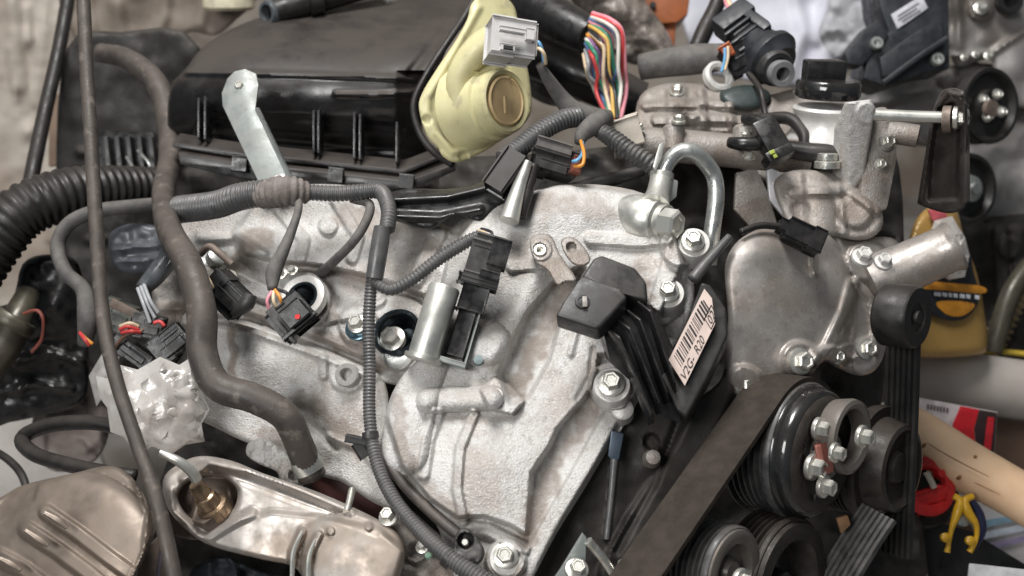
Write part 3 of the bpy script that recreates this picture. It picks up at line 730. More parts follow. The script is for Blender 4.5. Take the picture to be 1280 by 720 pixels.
mk('engine_block_filler', g_relief([(215, 215), (420, 200), (700, 190), (980, 150), (1100, 150), (1130, 300), (1100, 520), (1100, 760), (230, 760), (215, 560), (235, 400)], (1.22, 0.0, -0.0001, 640, 450),
   [('noise', 30, 30, 3), ('noise', 12, 12, 4)], 300, 20, step=6), DARK, ENG, label='dark filler block behind the covers that keeps the gaps dark')  # block coloured dark so the gaps between the parts look shaded

# ---- intake manifold
def man_plane(X, Y):
    t = np.clip(94 - Y, 0, 200)
    top = 1.20 + 0.0003 * t + 1.9e-5 * t * t
    bend = 0.0009 * np.clip(X - 495, 0, 100)
    top = top + 0.00042 * np.clip(Y - 94, 0, 200) - 0.016 * np.clip(1 - ((Y - 140) / 48.0) ** 2, 0, 1)
    return top + bend * (Y > 90) + 0.0003 * np.clip(300 - X, 0, 100)
man = mk('intake_manifold', g_relief([(213, 110), (232, 86), (262, 52), (330, 20), (470, -12), (606, -14), (592, 22), (566, 48), (548, 88), (534, 130), (528, 165), (546, 186), (566, 204), (530, 222), (490, 232), (420, 234), (330, 226), (262, 214), (224, 198), (210, 160)], man_plane,
   [('ridge', [(232, 90), (380, 93), (534, 99)], 6, 6), 
    ('ridge', [(420, 118), (470, 119), (530, 113)], 5, 6), ('poly', [(255, 150), (380, 150), (500, 160), (500, 186), (250, 166)], -5, 10),
    ('ridge', [(560, 30), (530, 70), (512, 92)], 9, -7), ('ridge', [(578, 6), (552, 56), (540, 92)], 6, 8), ('noise', 40, 5, 3)], 90, 9, step=2.5), PLASD, ENG, 60, 'dusty black plastic intake manifold')
for x, y0, y1 in ((248, 122, 172), (256, 120, 174), (392, 138, 190), (398, 138, 191), (443, 140, 198), (450, 142, 199), (496, 152, 203)):
    mk('rib', g_slab([(x - 1.6, y0), (x + 1.6, y0), (x + 1.8, y1), (x - 1.8, y1)], 1.186, 30, 0.8, (0, 0.2, 1)), PLAS, man)
HB = (0, -0.47, 0.88)
mk('ledge', g_slab([(216, 178), (300, 191), (400, 201), (503, 212), (556, 192), (556, 197), (504, 218), (400, 207), (300, 197), (216, 184)], 1.19, 34, 1.2, HB), PLASD, man)
mk('lower_flange', g_slab([(222, 192), (300, 204), (400, 214), (508, 226), (568, 204), (570, 214), (510, 240), (400, 234), (300, 224), (224, 206)], 1.185, 40, 2.5, HB), PLASD, man)
for x, y in ((300, 206), (420, 220), (508, 228)):
    mk('clip_lug', g_box((x, y, 1.18), (1, 0.1, 0), (0, 1, 0), (14, 16, 12), 2), PLAS, man)
mk('gasket_edge', g_tube([(596, -6, 1.2), (580, 22, 1.185), (560, 52, 1.17), (534, 92, 1.158), (517, 130, 1.15), (524, 165, 1.145), (542, 190, 1.14), (566, 206, 1.13)], 4.5, 10), RUBK, man)

YN = (0.55, 0.05, -0.83)
yel = mk('intake_end_plate', g_relief([(590, 4), (612, -14), (640, 4), (648, 28), (654, 60), (662, 100), (664, 140), (648, 162), (626, 176), (604, 190), (572, 203), (554, 196), (547, 184), (534, 170), (524, 138), (527, 118), (546, 86), (570, 50), (584, 24)], (1.125, 0.0004, 0.0, 590, 100),
   [('ridge', [(598, 10), (578, 46), (553, 90), (535, 122), (535, 140), (545, 166), (566, 190), (600, 178)], 8, 5), ('bump', 592, 100, 40, 60, 12), ('boss', 580, 196, 5, -5, 3), ('boss', 534, 150, 4, -4, 3)], 10, 4, step=2), YEL, ENG, 60, 'pale yellow plastic end plate with round boss')
mk('round_boss', g_lathe((592, 134, 1.125), (0.72, -0.02, -0.69), [(-10, 56), (4, 52), (14, 47), (36, 45), (38, 41), (56, 40), (59, 37), (57, 33), (54, 32.5), (54, 0)], 40), YEL, yel)
mk('boss_cap', g_lathe((592, 134, 1.125), (0.72, -0.02, -0.69), [(52, 0), (52, 30.5), (58, 30), (59, 28), (57.5, 26.5), (57.5, 0)][1:], 36), PEACH, yel)
mk('cap_emboss', g_box((632, 131, 1.081), (0.05, 1, 0), (0.69, 0, 0.72), (22, 5, 3), 1), PEACH, yel)
mk('arched_neck', [g_tube([(576, 128, 1.10), (574, 100, 1.095), (588, 74, 1.09), (606, 56, 1.085), (622, 48, 1.08)], [16, 17, 19, 20, 20], 16), g_box((612, 76, 1.10), (0.9, 0.1, 0.3), (0, 1, 0), (40, 40, 20), 6)], YEL, yel)

# ---- steel strap
strap = mk('support_strap', [g_slab([(284, 98, 1.135), (293, 89, 1.135), (306, 86, 1.135), (320, 92, 1.135), (323, 106, 1.13), (319, 136, 1.12), (366, 231, 1.085), (357, 238, 1.085), (327, 236, 1.085), (278, 132, 1.125), (277, 116, 1.13)], None, 5, 1.2)], GALV, ENG, label='grey steel support strap')
mk('folded_edge', g_slab([(318, 134, 1.118), (323, 134, 1.112), (370, 231, 1.076), (364, 233, 1.084)], None, 8, 1.2), STEEL, strap)
bolt(300, 108, 1.133, 8, (-0.1, -0.2, -1), strap)
bolt(350, 226, 1.078, 9, (-0.1, -0.3, -1), strap)

# ---- left cylinder head cover
cover = mk('cylinder_head_cover', g_relief([(228, 268), (290, 262), (336, 238), (400, 230), (480, 238), (560, 262), (640, 258), (680, 290), (670, 380), (630, 440), (585, 470), (535, 482), (478, 478), (400, 448), (312, 416), (248, 404), (226, 340)],
   (1.065, -0.00020, -0.00038, 400, 380),
   [('poly', [(296, 292), (336, 236), (480, 236), (640, 256), (650, 320), (590, 340), (530, 366), (472, 344), (400, 328), (352, 324), (310, 314)], 30, 8),
    ('boss', 378, 374, 33, 16, 5), ('boss', 496, 416, 45, 14, 5), ('boss', 448, 406, 22, 14, 5), ('boss', 345, 412, 14, 8, 5), ('rib', [(408, 396), (440, 390), (474, 374)], 6, 8, 5), ('rib', [(330, 366), (300, 352), (262, 346)], 8, 12, 6),
    ('ridge', [(250, 300), (300, 296), (330, 316)], 9, 12), ('bump', 300, 336, 24, 16, 14), ('boss', 380, 374, 17, -40, 4), ('boss', 497, 418, 26, -40, 4),
    ('rib', [(548, 292), (520, 348)], 7, 10, 5), ('rib', [(500, 250), (560, 300), (604, 312)], 7, 9, 5), ('rib', [(420, 250), (448, 296), (440, 322)], 5, 8, 5), ('rib', [(350, 262), (380, 300), (376, 320)], 5, 7, 5), ('bump', 540, 330, 24, 14, 12, 30), ('boss', 410, 282, 10, 8, 4), ('boss', 520, 272, 9, -8, 4),
    ('ridge', [(250, 386), (312, 398), (400, 430), (476, 462)], 9, -28), ('noise', 30, 4, 3), ('noise', 6, 0.5, 5)], 70, 8, step=1.7, grime=[([(320, 300), (300, 330), (270, 350)], 22, 0.8), ([(430, 270), (480, 280), (520, 290)], 20, 0.6), ([(350, 330), (420, 340), (470, 356)], 8, 0.7), ([(400, 420), (450, 436), (476, 456)], 14, 0.8), ([(340, 400), (300, 380), (250, 370)], 14, 0.6), ([(410, 380), (420, 400)], 12, 0.6), ([(545, 300), (530, 340)], 12, 0.5)]), ALU, ENG, 60, 'dusty cast aluminium cylinder head cover', True)
BLUED = M('blued_steel', (0.06, 0.075, 0.085), 0.22, 0.8, (0.03, 0.035, 0.04), 50)
for x, y, r, d in ((380, 373, 17, 1.044), (497, 417, 27, 1.014)):
    mk('spark_plug_well', g_lathe((x, y, d), NV, [(2, r * 1.2), (6, r * 1.16), (6, r * 0.98), (2, r * 0.90), (-36, r * 0.86), (-38, 0)], 36), BLUED, cover)
mk('well_washer', g_lathe((379, 373, 1.044), NV, [(-4, 31), (5, 30), (6, 27), (5, 21), (0, 20)], 36), ALUB, cover)
bolt(491, 424, 1.014, 17, NV, cover, key='flange_bolt', spin=0.1)
mk('coil_tab', g_slab([(478, 442), (500, 446), (520, 436), (514, 452), (502, 462), (484, 458)], 1.0, 6, 2, smooth=3), STEEL, cover)
bolt(447, 405, 1.012, 13, NV, cover)
mk('bolt_washer', g_lathe((448, 410, 1.016), NV, [(-2, 0), (-2, 17), (2, 17), (3, 14), (3, 0)], 24), M('blue_washer', (0.16, 0.26, 0.32), 0.25, 0.8), cover)
for x, y, r in ((352, 342, 8), (366, 338, 7), (340, 352, 7)):
    bolt(x, y, 1.055, r, NV, cover)

# ---- cylinder head below the cover
head = mk('cylinder_head', g_relief([(228, 396), (262, 398), (312, 408), (400, 440), (474, 468), (486, 520), (478, 575), (510, 640), (470, 630), (430, 604), (392, 592), (340, 566), (280, 540), (226, 500)], (1.03, -0.00018, -0.00012, 360, 480),
   [('boss', 434, 469, 20, 6, 4), ('rib', [(404, 436), (404, 470)], 3, 8, 4), ('bump', 424, 448, 14, 8, -6, 30), ('ridge', [(250, 402), (312, 414), (400, 446), (470, 474)], 5, 6),
    ('bump', 320, 450, 50, 18, 6, 15), ('ridge', [(300, 500), (350, 510), (400, 540), (420, 560)], 8, -8), ('bump', 288, 440, 10, 40, 5), ('ridge', [(410, 545), (450, 560), (474, 590)], 7, 7), ('noise', 22, 4, 3), ('noise', 6, 0.6, 5)], 80, 8, step=1.8, grime=[([(288, 405), (292, 440), (288, 490)], 8, 0.9), ([(380, 500), (420, 530), (450, 560)], 16, 0.7), ([(330, 540), (400, 580)], 18, 0.7), ([(262, 402), (330, 418)], 7, 0.6)]), ALU, ENG, 60, None, True)
place('bolt_hole', 'collar', 434, 469, 1.008, (-0.2, -0.2, -1), 15, ALU, head)
mk('red_gasket', g_slab([(380, 590), (420, 592), (462, 616), (494, 642), (470, 648), (430, 634), (390, 612)], 1.015, 10, 2), M('maroon_gasket', (0.11, 0.045, 0.04), 0.5, 0, (0.08, 0.03, 0.028), 40), head, label='dark red gasket edge')
eye = mk('lifting_lug', g_relief([(312, 552), (330, 548), (352, 562), (374, 582), (382, 598), (374, 610), (352, 606), (346, 590), (324, 580), (308, 568)], (0.985, 0, -0.0001, 345, 580), [('noise', 6, 6, 3), ('boss', 366, 596, 13, 4, 3), ('boss', 367, 594, 5, -16, 2)], 30, 5, step=1.5), ALU, head, 70)
mk('coolant_neck', g_lathe((376, 566, 0.99), (0.3, 0.9, 0.1), [(-10, 0), (-10, 17), (24, 17), (27, 14), (27, 0)], 24), STEEL, head)

# ---- timing cover: the large pale casting in the middle
def tc_plane(X, Y):
    return 0.985 - 0.00005 * (X - 640) - 0.00030 * (Y - 450)
tcv = mk('timing_cover', g_relief([(556, 330), (590, 262), (640, 250), (690, 232), (760, 232), (820, 250), (850, 300), (868, 360), (852, 420), (810, 480), (788, 520), (760, 562), (730, 612), (694, 670), (664, 726), (640, 760), (590, 760), (560, 700), (545, 655), (506, 610), (478, 572), (484, 510), (500, 474), (528, 440), (544, 390)], tc_plane,
   [('poly', [(486, 520), (500, 470), (530, 440), (548, 400), (560, 330), (600, 262), (700, 232), (830, 250), (850, 330), (800, 440), (746, 440), (738, 480), (724, 500), (694, 534), (684, 556), (661, 590), (656, 664), (640, 654), (604, 642), (572, 644), (540, 622), (505, 580)], 28, 7),
    ('bump', 606, 588, 62, 66, 16), ('cyl', [(540, 410), (514, 480), (500, 560)], 36, 18), ('cyl', [(536, 501), (614, 497)], 16, 22), ('poly', [(602, 488), (618, 474), (636, 482), (654, 500), (640, 516), (614, 510)], 16, 4),
    ('rib', [(592, 518), (575, 560), (571, 610), (579, 652)], 4, 9, 4), ('rib', [(546, 518), (535, 550), (529, 592)], 5, 8, 6),
    ('poly', [(694, 358), (727, 337), (698, 396), (682, 450), (658, 494), (640, 500), (628, 467), (661, 396)], -24, 8), ('ridge', [(674, 338), (650, 380), (616, 450)], 26, 14), ('ridge', [(738, 345), (724, 400), (713, 442)], 7, 6),
    ('rib', [(792, 468), (762, 528), (722, 600), (682, 670), (655, 722)], 10, 12, 5), ('ridge', [(790, 500), (748, 580), (706, 650), (676, 708)], 6, -14),
    ('rib', [(500, 602), (540, 638), (570, 658), (610, 662), (654, 684)], 6, 10, 5), ('boss', 632, 700, 23, 22, 5), ('boss', 768, 482, 29, 22, 5), ('boss', 852, 306, 25, 14, 5), ('boss', 832, 366, 23, 14, 5), ('rib', [(826, 390), (834, 364), (852, 306)], 15, 12, 5),
    ('dome', 604, 428, 34, 30, 24), ('rib', [(738, 298), (800, 302), (834, 298)], 5, 10, 5), ('rib', [(640, 332), (692, 328)], 5, 9, 5), ('bump', 730, 262, 90, 26, 14), ('bump', 600, 330, 26, 40, 10, 30), ('ridge', [(742, 436), (738, 470), (722, 498)], 6, -7),
    ('noise', 40, 3, 3), ('noise', 18, 1.6, 7), ('noise', 5, 0.45, 5)], 90, 9, step=1.6, grime=[([(712, 350), (690, 400), (664, 450), (642, 490)], 17, 0.8), ([(738, 510), (700, 570), (672, 630), (660, 672)], 17, 0.75), ([(640, 262), (700, 256), (770, 268)], 18, 0.5), ([(790, 340), (806, 376), (800, 420)], 18, 0.7), ([(590, 356), (606, 392)], 12, 0.5), ([(496, 500), (500, 560), (540, 620), (580, 650)], 12, 0.6), ([(560, 520), (610, 526), (650, 518)], 8, 0.5), ([(735, 505), (756, 470), (790, 470)], 9, 0.6), ([(600, 700), (650, 720)], 12, 0.7)]), ALU, ENG, 60, 'large pale ribbed timing cover casting', True)
for x, y, r, d in ((632, 695, 16, 0.889), (764, 479, 17, 0.928), (866, 301, 15, 0.986), (834, 364, 15, 0.966)):
    bolt(x, y, d, r, NT, tcv)
    mk('bolt_boss', g_lathe((x + 1, y + 3, d + 0.004), NT, [(-30, r * 1.5), (0, r * 1.38), (2, r * 1.3), (2, 0)], 28), ALUB, tcv)
mk('lug', g_lathe((778, 512, 0.945), NT, [(-20, 0), (-20, 15), (3, 14), (6, 10), (6, 0)], 20), ALUB, tcv)
mk('plug', g_lathe((598, 450, 0.948), NT, [(-3, 0), (-3, 7), (1, 6), (1, 0)], 16), M('blue_stain', (0.16, 0.20, 0.20), 0.5, 0.4), tcv)
place('bolt_hole', 'collar', 620, 494, 0.934, NT, 9, ALUB, tcv)
ear = mk('hanger_tab', g_relief([(662, 300), (676, 292), (690, 296), (700, 318), (720, 348), (708, 352), (696, 356), (684, 338), (668, 326)], (0.972, 0, -0.0004, 690, 320), [('boss', 676, 312, 13, 3, 2), ('boss', 675, 312, 7, -6, 2)], 8, 3, step=1.5), ALU2, tcv)
bolt(675, 313, 0.972, 8, NT, tcv, key='collar')
ear2 = mk('hanger_tab', g_relief([(702, 300), (714, 296), (726, 304), (738, 322), (732, 332), (716, 330), (704, 314)], (0.968, 0, -0.0004, 715, 312), [('boss', 714, 309, 5, -10, 2)], 8, 3, step=1.5), ALU2, tcv)
clip = mk('loom_clip', g_relief([(566, 684), (572, 664), (584, 660), (598, 674), (606, 690), (600, 704), (584, 708), (568, 704)], (0.88, 0, -0.0002, 588, 690), [('boss', 582, 676, 9, -16, 2), ('noise', 9, 3, 2)], 20, 4, step=1.5), PLASG, tcv, 70)
place('stud', 'stud', 582, 679, 0.889, NT, 4.5, ZINC, tcv)

# ---- fuel pipe and union on top of the cover
pipe = mk('union_fitting', [g_lathe((816, 275, 1.005), (0.72, 0.18, -0.6), [(-44, 0), (-44, 26), (-20, 30), (0, 30), (4, 27), (10, 27), (12, 22), (20, 22), (20, 0)], 32),
     g_tube([(818, 258, 1.0), (822, 244, 1.01), (826, 226, 1.02)], [20, 15, 14], 18), g_lathe((827, 222, 1.022), (0.15, -0.95, 0.1), [(-2, 0), (-2, 15), (6, 15), (8, 11), (8, 0)], 20), g_slab([(838, 222), (848, 226), (846, 246), (836, 254)], 1.02, 8, 2)], SATIN, ENG, label='satin steel union with large hex bolt')
bolt(834, 279, 0.988, 19, (0.72, 0.18, -0.6), pipe, SATIN, 'hex_bolt', 'hex_head', 0.2)
mk('bent_pipe', g_tube([(828, 220, 1.02), (836, 202, 1.02), (850, 190, 1.02), (866, 190, 1.02), (882, 204, 1.025), (893, 222, 1.03), (895, 250, 1.03), (890, 290, 1.03), (886, 330, 1.035)], [9, 10, 10.5, 10.5, 10.5, 10.5, 10.5, 10.5, 10.5], 18), STEEL, pipe)
mk('locking_tab', g_slab([(824, 180), (830, 178), (828, 196), (820, 214), (816, 208)], 1.012, 4, 1), SATIN, pipe)
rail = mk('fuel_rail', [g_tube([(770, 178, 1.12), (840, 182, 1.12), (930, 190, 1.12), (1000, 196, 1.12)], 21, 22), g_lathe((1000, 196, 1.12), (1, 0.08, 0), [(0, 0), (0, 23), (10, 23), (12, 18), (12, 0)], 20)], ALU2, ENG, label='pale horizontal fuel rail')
for x, y, d, r in ((848, 152, 1.10, 9), (930, 172, 1.09, 7), (846, 118, 1.15, 9), (936, 196, 1.085, 9), (800, 160, 1.1, 6)):
    bolt(x, y, d, r, (0, -0.9, -0.4), rail)
for x in (842, 930):
    mk('rail_boss', g_lathe((x, 166, 1.11), (0, -1, 0), [(-20, 15), (6, 14), (10, 10), (10, 0)], 20), ALU2, rail)
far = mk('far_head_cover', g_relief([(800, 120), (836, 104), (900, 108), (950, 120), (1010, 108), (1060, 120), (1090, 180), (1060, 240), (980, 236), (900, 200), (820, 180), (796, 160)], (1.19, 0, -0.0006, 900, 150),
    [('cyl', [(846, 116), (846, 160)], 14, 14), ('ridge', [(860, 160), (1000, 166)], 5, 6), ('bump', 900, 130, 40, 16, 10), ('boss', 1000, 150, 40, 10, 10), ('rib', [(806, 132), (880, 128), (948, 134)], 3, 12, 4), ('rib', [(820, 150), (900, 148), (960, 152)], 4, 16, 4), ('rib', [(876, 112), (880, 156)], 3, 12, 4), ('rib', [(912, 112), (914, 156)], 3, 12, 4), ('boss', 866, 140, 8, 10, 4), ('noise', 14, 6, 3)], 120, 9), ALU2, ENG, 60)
bolt(846, 116, 1.165, 10, (0, -0.9, -0.4), far)

# ---- oil filler
neck = mk('oil_filler_neck', g_lathe((1032, 150, 1.13), (0.02, -0.95, -0.3), [(-34, 50), (-20, 46), (-10, 40), (4, 38), (8, 40), (14, 42), (17, 40), (17, 0)], 36), ALUB, ENG, label='pale oil filler neck')
cap = mk('oil_cap', [g_lathe((1034, 122, 1.125), (0.02, -0.95, -0.3), [(0, 0), (0, 38), (3, 40), (18, 40), (22, 37), (22, 0)], 40)], PULL, ENG, label='black oil filler cap')
mk('grip', g_box((1030, 88, 1.132), (1, 0.02, 0), (0, -0.95, -0.3), (50, 26, 30), 4), PLAS, cap)

# ---- casting around the long bolt
NB = (0.35, -0.15, -0.9)
blk = mk('mount_boss', g_relief([(1040, 210), (1043, 160), (1056, 128), (1088, 124), (1094, 134), (1090, 160), (1080, 222), (1060, 246), (1042, 250)], lambda X, Y: 1.06 + 0.0011 * np.clip(1062 - X, 0, 60) + 0.0004 * (Y - 180), [('noise', 8, 1.2, 3), ('boss', 1084, 142, 12, 5, 4)], 60, 3, step=1.8, smooth=0), ALU, ENG, label='bright cast block carrying the long bolt')
mk('brown_flank', g_slab([(1086, 136), (1108, 132), (1124, 150), (1122, 200), (1110, 262), (1072, 272), (1078, 214)], 1.075, 50, 6), ALU2, blk)
for p, r in (((1108, 178, 1.07), 11), ((1100, 206, 1.06), 8)):
    bolt(p[0], p[1], p[2], r, NB, blk)
mk('cast_stub', g_lathe((1120, 166, 1.08), (0.9, 0.2, -0.3), [(-10, 0), (-10, 14), (26, 14), (28, 10), (28, 0)], 20), ALU2, blk)
lb = mk('long_bolt', g_tube([(1086, 143, 1.05), (1150, 146, 1.04), (1204, 147, 1.03)], 7.5, 16), SATIN, ENG, label='long bare bolt through the black bracket')
bolt(1196, 147, 1.02, 15, (0.85, 0.05, -0.5), lb)
mk('washer', g_lathe((1188, 149, 1.025), (0.85, 0.05, -0.5), [(-8, 0), (-8, 17), (2, 17), (3, 14), (3, 0)], 24), RUST, lb)
BRK = M('black_painted_steel', (0.03, 0.027, 0.025), 0.38, 0.1, (0.045, 0.038, 0.034), 40, 0.5, 0.1, 400, dust=0.25, dc=(0.17, 0.14, 0.12))
brk = mk('black_bracket', g_relief([(1176, 116), (1188, 110), (1200, 112), (1208, 124), (1211, 200), (1210, 250), (1198, 264), (1180, 266), (1150, 256), (1148, 246), (1156, 196), (1164, 146)], lambda X, Y: 1.035 + 0.0009 * np.clip(1190 - X, -30, 60) + 0.0003 * (Y - 180),
   [('poly', [(1176, 138), (1190, 132), (1196, 160), (1194, 246), (1164, 248), (1168, 190)], -14, 6), ('ridge', [(1152, 250), (1160, 190), (1170, 134), (1186, 116), (1200, 120)], 5, 8), ('ridge', [(1206, 130), (1207, 250)], 4, 8)], 14, 3, step=1.6), BRK, ENG, 60, 'black pressed steel bracket at right')
mk('flange', g_slab([(1206, 128), (1212, 130), (1213, 250), (1206, 254)], 1.018, 16, 1), BRK, brk)

# ---- water pump housing on the right
def wp_plane(X, Y):
    return 1.03 + 0.00035 * np.clip(X - 960, -80, 400) - 0.0001 * (Y - 380)
wp = mk('water_pump_housing', g_relief([(906, 336), (918, 306), (944, 288), (980, 280), (1030, 284), (1060, 300), (1090, 296), (1120, 300), (1134, 330), (1128, 360), (1112, 384), (1108, 430), (1098, 458), (1078, 470), (1050, 462), (1030, 452), (1012, 470), (986, 474), (960, 484), (938, 500), (914, 500), (906, 470), (910, 400)], wp_plane,
   [('dome', 975, 390, 95, 130, 60), ('bump', 950, 310, 40, 26, 14), ('rib', [(1066, 354), (1056, 390), (1036, 432), (1022, 452)], 4, 10, 7), ('rib', [(1070, 352), (1090, 372), (1096, 400), (1092, 432)], 2.5, 8, 5), ('bump', 1050, 410, 22, 40, 8),
    ('ridge', [(1016, 316), (1018, 342)], 7, 12), ('boss', 1000, 450, 20, 16, 7), ('boss', 930, 480, 20, 14, 7), ('rib', [(1022, 446), (1060, 440), (1088, 432)], 8, 10, 6), ('boss', 1082, 456, 14, 12, 5), ('boss', 1084, 326, 22, 10, 6), ('noise', 46, 4, 3)], 90, 10, step=2), ALU3, ENG, 60, 'brownish dusty water pump housing')
for x, y, d, r in ((1000, 452, 0.985, 17), (932, 482, 0.985, 17), (1082, 436, 1.03, 14), (1046, 446, 1.03, 10)):
    bolt(x, y, d, r, (0.35, -0.1, -0.93), wp)
mk('outlet_tube', g_lathe((1196, 306, 1.06), (-0.86, 0.42, 0.25), [(3, 0), (3, 24), (0, 29), (0, 31), (4, 33), (9, 31), (12, 30), (70, 32), (110, 36), (120, 0)], 32), ALU3, wp)
for x, y, r in ((1078, 322, 14), (1104, 328, 12)):
    bolt(x, y, 1.035, r, (0.1, -0.6, -0.8), wp, ALUB)
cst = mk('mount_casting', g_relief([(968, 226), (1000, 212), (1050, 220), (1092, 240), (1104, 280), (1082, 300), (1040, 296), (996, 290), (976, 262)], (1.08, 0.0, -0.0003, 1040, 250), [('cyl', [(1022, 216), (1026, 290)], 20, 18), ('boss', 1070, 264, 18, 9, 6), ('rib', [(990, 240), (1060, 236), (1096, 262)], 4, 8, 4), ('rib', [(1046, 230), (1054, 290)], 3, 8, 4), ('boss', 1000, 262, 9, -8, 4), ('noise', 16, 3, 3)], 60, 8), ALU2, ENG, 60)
for x, y, r in ((1034, 196, 13), (1034, 206, 16)):
    mk('neck_ring', g_lathe((x, y, 1.085), (0, -1, -0.2), [(-4, 0), (-4, r), (4, r), (5, r - 3), (5, 0)], 20), ZINC, cst)

# ---- black finned control module
MODN = (0.15, -0.35, -0.9)
mod = mk('ignition_module', [g_slab([(694, 394, 0.905), (703, 378, 0.91), (722, 350, 0.918), (728, 344, 0.92), (776, 360, 0.912), (784, 372, 0.91), (752, 408, 0.90), (746, 411, 0.899)], None, 30, 4, (0.1, 0.55, 0.83), 3),
     g_slab([(726, 346, 0.93), (742, 322, 0.94), (752, 318, 0.942), (794, 334, 0.938), (808, 352, 0.935), (810, 378, 0.93), (778, 366, 0.922)], None, 50, 5, (0.1, 0.4, 0.9), 3)], PLASG, ENG, 50, 'black module with fins, mounting ear and bar code sticker')
mk('mounting_hole', g_lathe((728.5, 377, 0.909), (0.05, -0.5, -0.86), [(0.5, 0), (0.9, 6.5), (0.6, 9.5), (-1, 10)][1:] + [(0.5, 0)], 24), INK, mod)
mk('hole_sliver', g_box((731, 377, 0.9065), (0, 0.87, -0.5), (1, 0, 0), (15, 6, 2), 1), M('pale_sliver', (0.34, 0.31, 0.28), 0.6), mod)  # pale sliver laid over the black disc of the hole
mk('finned_body', g_slab([(752, 410, 0.925), (778, 366, 0.945), (810, 378, 0.95), (832, 412, 0.945), (862, 482, 0.93), (850, 530, 0.92), (826, 520, 0.915), (790, 478, 0.915), (762, 452, 0.915)], None, 60, 4), PLAS, mod)
for i in range(4):
    x0, y0 = 757 + 13 * i, 410 - 11 * i
    x1, y1 = 816 + 9.5 * i, 530 - 13 * i
    mk('fin', g_slab([(x0, y0, 0.918 + 0.003 * i), (x0 + 16, y0 + 12, 0.905 + 0.003 * i), (x1 - 2, y1 - 12, 0.893 + 0.003 * i), (x1, y1, 0.908 + 0.003 * i), (x1 - 6, y1 + 2, 0.916 + 0.003 * i), (x0 + 14, y0 + 24, 0.916 + 0.003 * i)], None, 3.0, 0.9, (0.75, -0.55, 0.35)), PLAS, mod)
ptop = [(842, 452, 0.928), (877, 352, 0.945), (888, 356, 0.945), (908, 386, 0.94), (910, 420, 0.934), (884, 474, 0.922), (858, 522, 0.914), (846, 512, 0.915), (826, 470, 0.922)]
mk('sticker_block', g_slab(ptop, None, 55, 4, (0.15, 0.3, 0.9), 3), PLASG, mod)
# sticker plane: parametrised from its own corners
S0 = np.array((836, 450, 0.9215)); S1 = np.array((880.5, 361, 0.936)); S2 = np.array((856, 482, 0.9145))
def st(u, w, lift=0.0):
    q = S0 + (S1 - S0) * u + (S2 - S0) * w; return (q[0], q[1], q[2] - lift)
mk('sticker', g_slab([st(0, 0, 0.0015), st(1, 0, 0.0015), st(1.02, 0.42, 0.0015), st(0.86, 0.98, 0.0015), st(0, 1, 0.0015)], None, 1.2, 0), PAPER, mod, 0)
rb = random.Random(3)
bars = []
x = 0.10
while x < 0.90:
    w = rb.choice((0.010, 0.010, 0.020, 0.030))
    wl = 0.10 if x < 0.86 else 0.16
    bars.append(g_slab([st(x, wl, 0.0019), st(x + w, wl, 0.0019), st(x + w, 0.56, 0.0019), st(x, 0.56, 0.0019)], None, 0.3, 0)); x += w + rb.choice((0.012, 0.018, 0.026))
mk('bar_code', bars, INK, mod, 0)
def lettering(name, body, p0, pu, pw, size_w, mat, parent):
    """flat lettering: p0 origin, pu along the line, pw up the letters (world points)"""
    c = bpy.data.curves.new(name, 'FONT'); c.body = body; c.size = 1.0; c.materials.append(mat)
    tmp = bpy.data.objects.new('tmp', c); COL.objects.link(tmp)
    bpy.context.view_layer.update()
    me = bpy.data.meshes.new_from_object(tmp.evaluated_get(bpy.context.evaluated_depsgraph_get()))
    bpy.data.objects.remove(tmp)
    w = max(v.co.x for v in me.vertices)
    U = (pu - p0) / w; W = (pw - p0)
    v = np.array([p0 + U * q.co.x + W * q.co.y for q in me.vertices]); f = [tuple(p.vertices) for p in me.polygons]
    bpy.data.meshes.remove(me)
    return mk(name, (v, f), mat, parent, 0)
for body, u0, u1, w0, w1 in (('V2G-', 0.03, 0.33, 0.93, 0.62), ('R20', 0.40, 0.60, 0.93, 0.62), ('02', 0.80, 0.93, 0.86, 0.56)):
    lettering('lettering', body, P(*st(u0, w0, 0.0021)), P(*st(u1, w0, 0.0021)), P(*st(u0, w1 - 0.1, 0.0021)), 1, INK, mod)
fr = [st(0.77, 0.52, 0.002), st(0.96, 0.52, 0.002), st(0.93, 0.90, 0.002), st(0.77, 0.93, 0.002)]
mk('print_frame', [g_tube([fr[i], fr[(i + 1) % 4]], 0.5, 4) for i in range(4)], INK, mod, 0)

# ---- dark guard plate between cover and belt
GRD = M('dusty_black_guard', (0.022, 0.021, 0.020), 0.46, 0.0, (0.036, 0.032, 0.029), 30, 0.5, 0.3, 400, spec=0.3, dust=0.3, dc=(0.15, 0.125, 0.105))
gd = mk('belt_guard', g_relief([(800, 500), (840, 520), (870, 500), (904, 470), (912, 420), (926, 480), (920, 520), (880, 580), (830, 650), (790, 720), (760, 760), (636, 760), (668, 690), (706, 622), (740, 566), (772, 520)], (0.965, 0.0001, -0.0001, 800, 600),
    [('ridge', [(770, 552), (764, 620), (758, 672)], 5, 9), ('rib', [(900, 480), (866, 560), (800, 660), (770, 716)], 16, 12, 10), ('boss', 814, 552, 8, -14, 3), ('boss', 818, 560, 5, 4, 3), ('bump', 812, 580, 14, 16, 9), ('ridge', [(850, 520), (820, 600), (770, 690)], 8, -8), ('noise', 16, 3, 3)], 60, 6, step=2.5), GRD, ENG, 60)
mk('guide_rod', g_tube([(768, 574, 0.935), (764, 620, 0.93), (758, 674, 0.925)], [5, 4, 4], 12), LOOM, gd)
mk('cast_nub', g_lathe((816, 572, 0.945), (0, -0.3, -0.95), [(-12, 12), (4, 9), (7, 0)], 16), ALU2, gd)
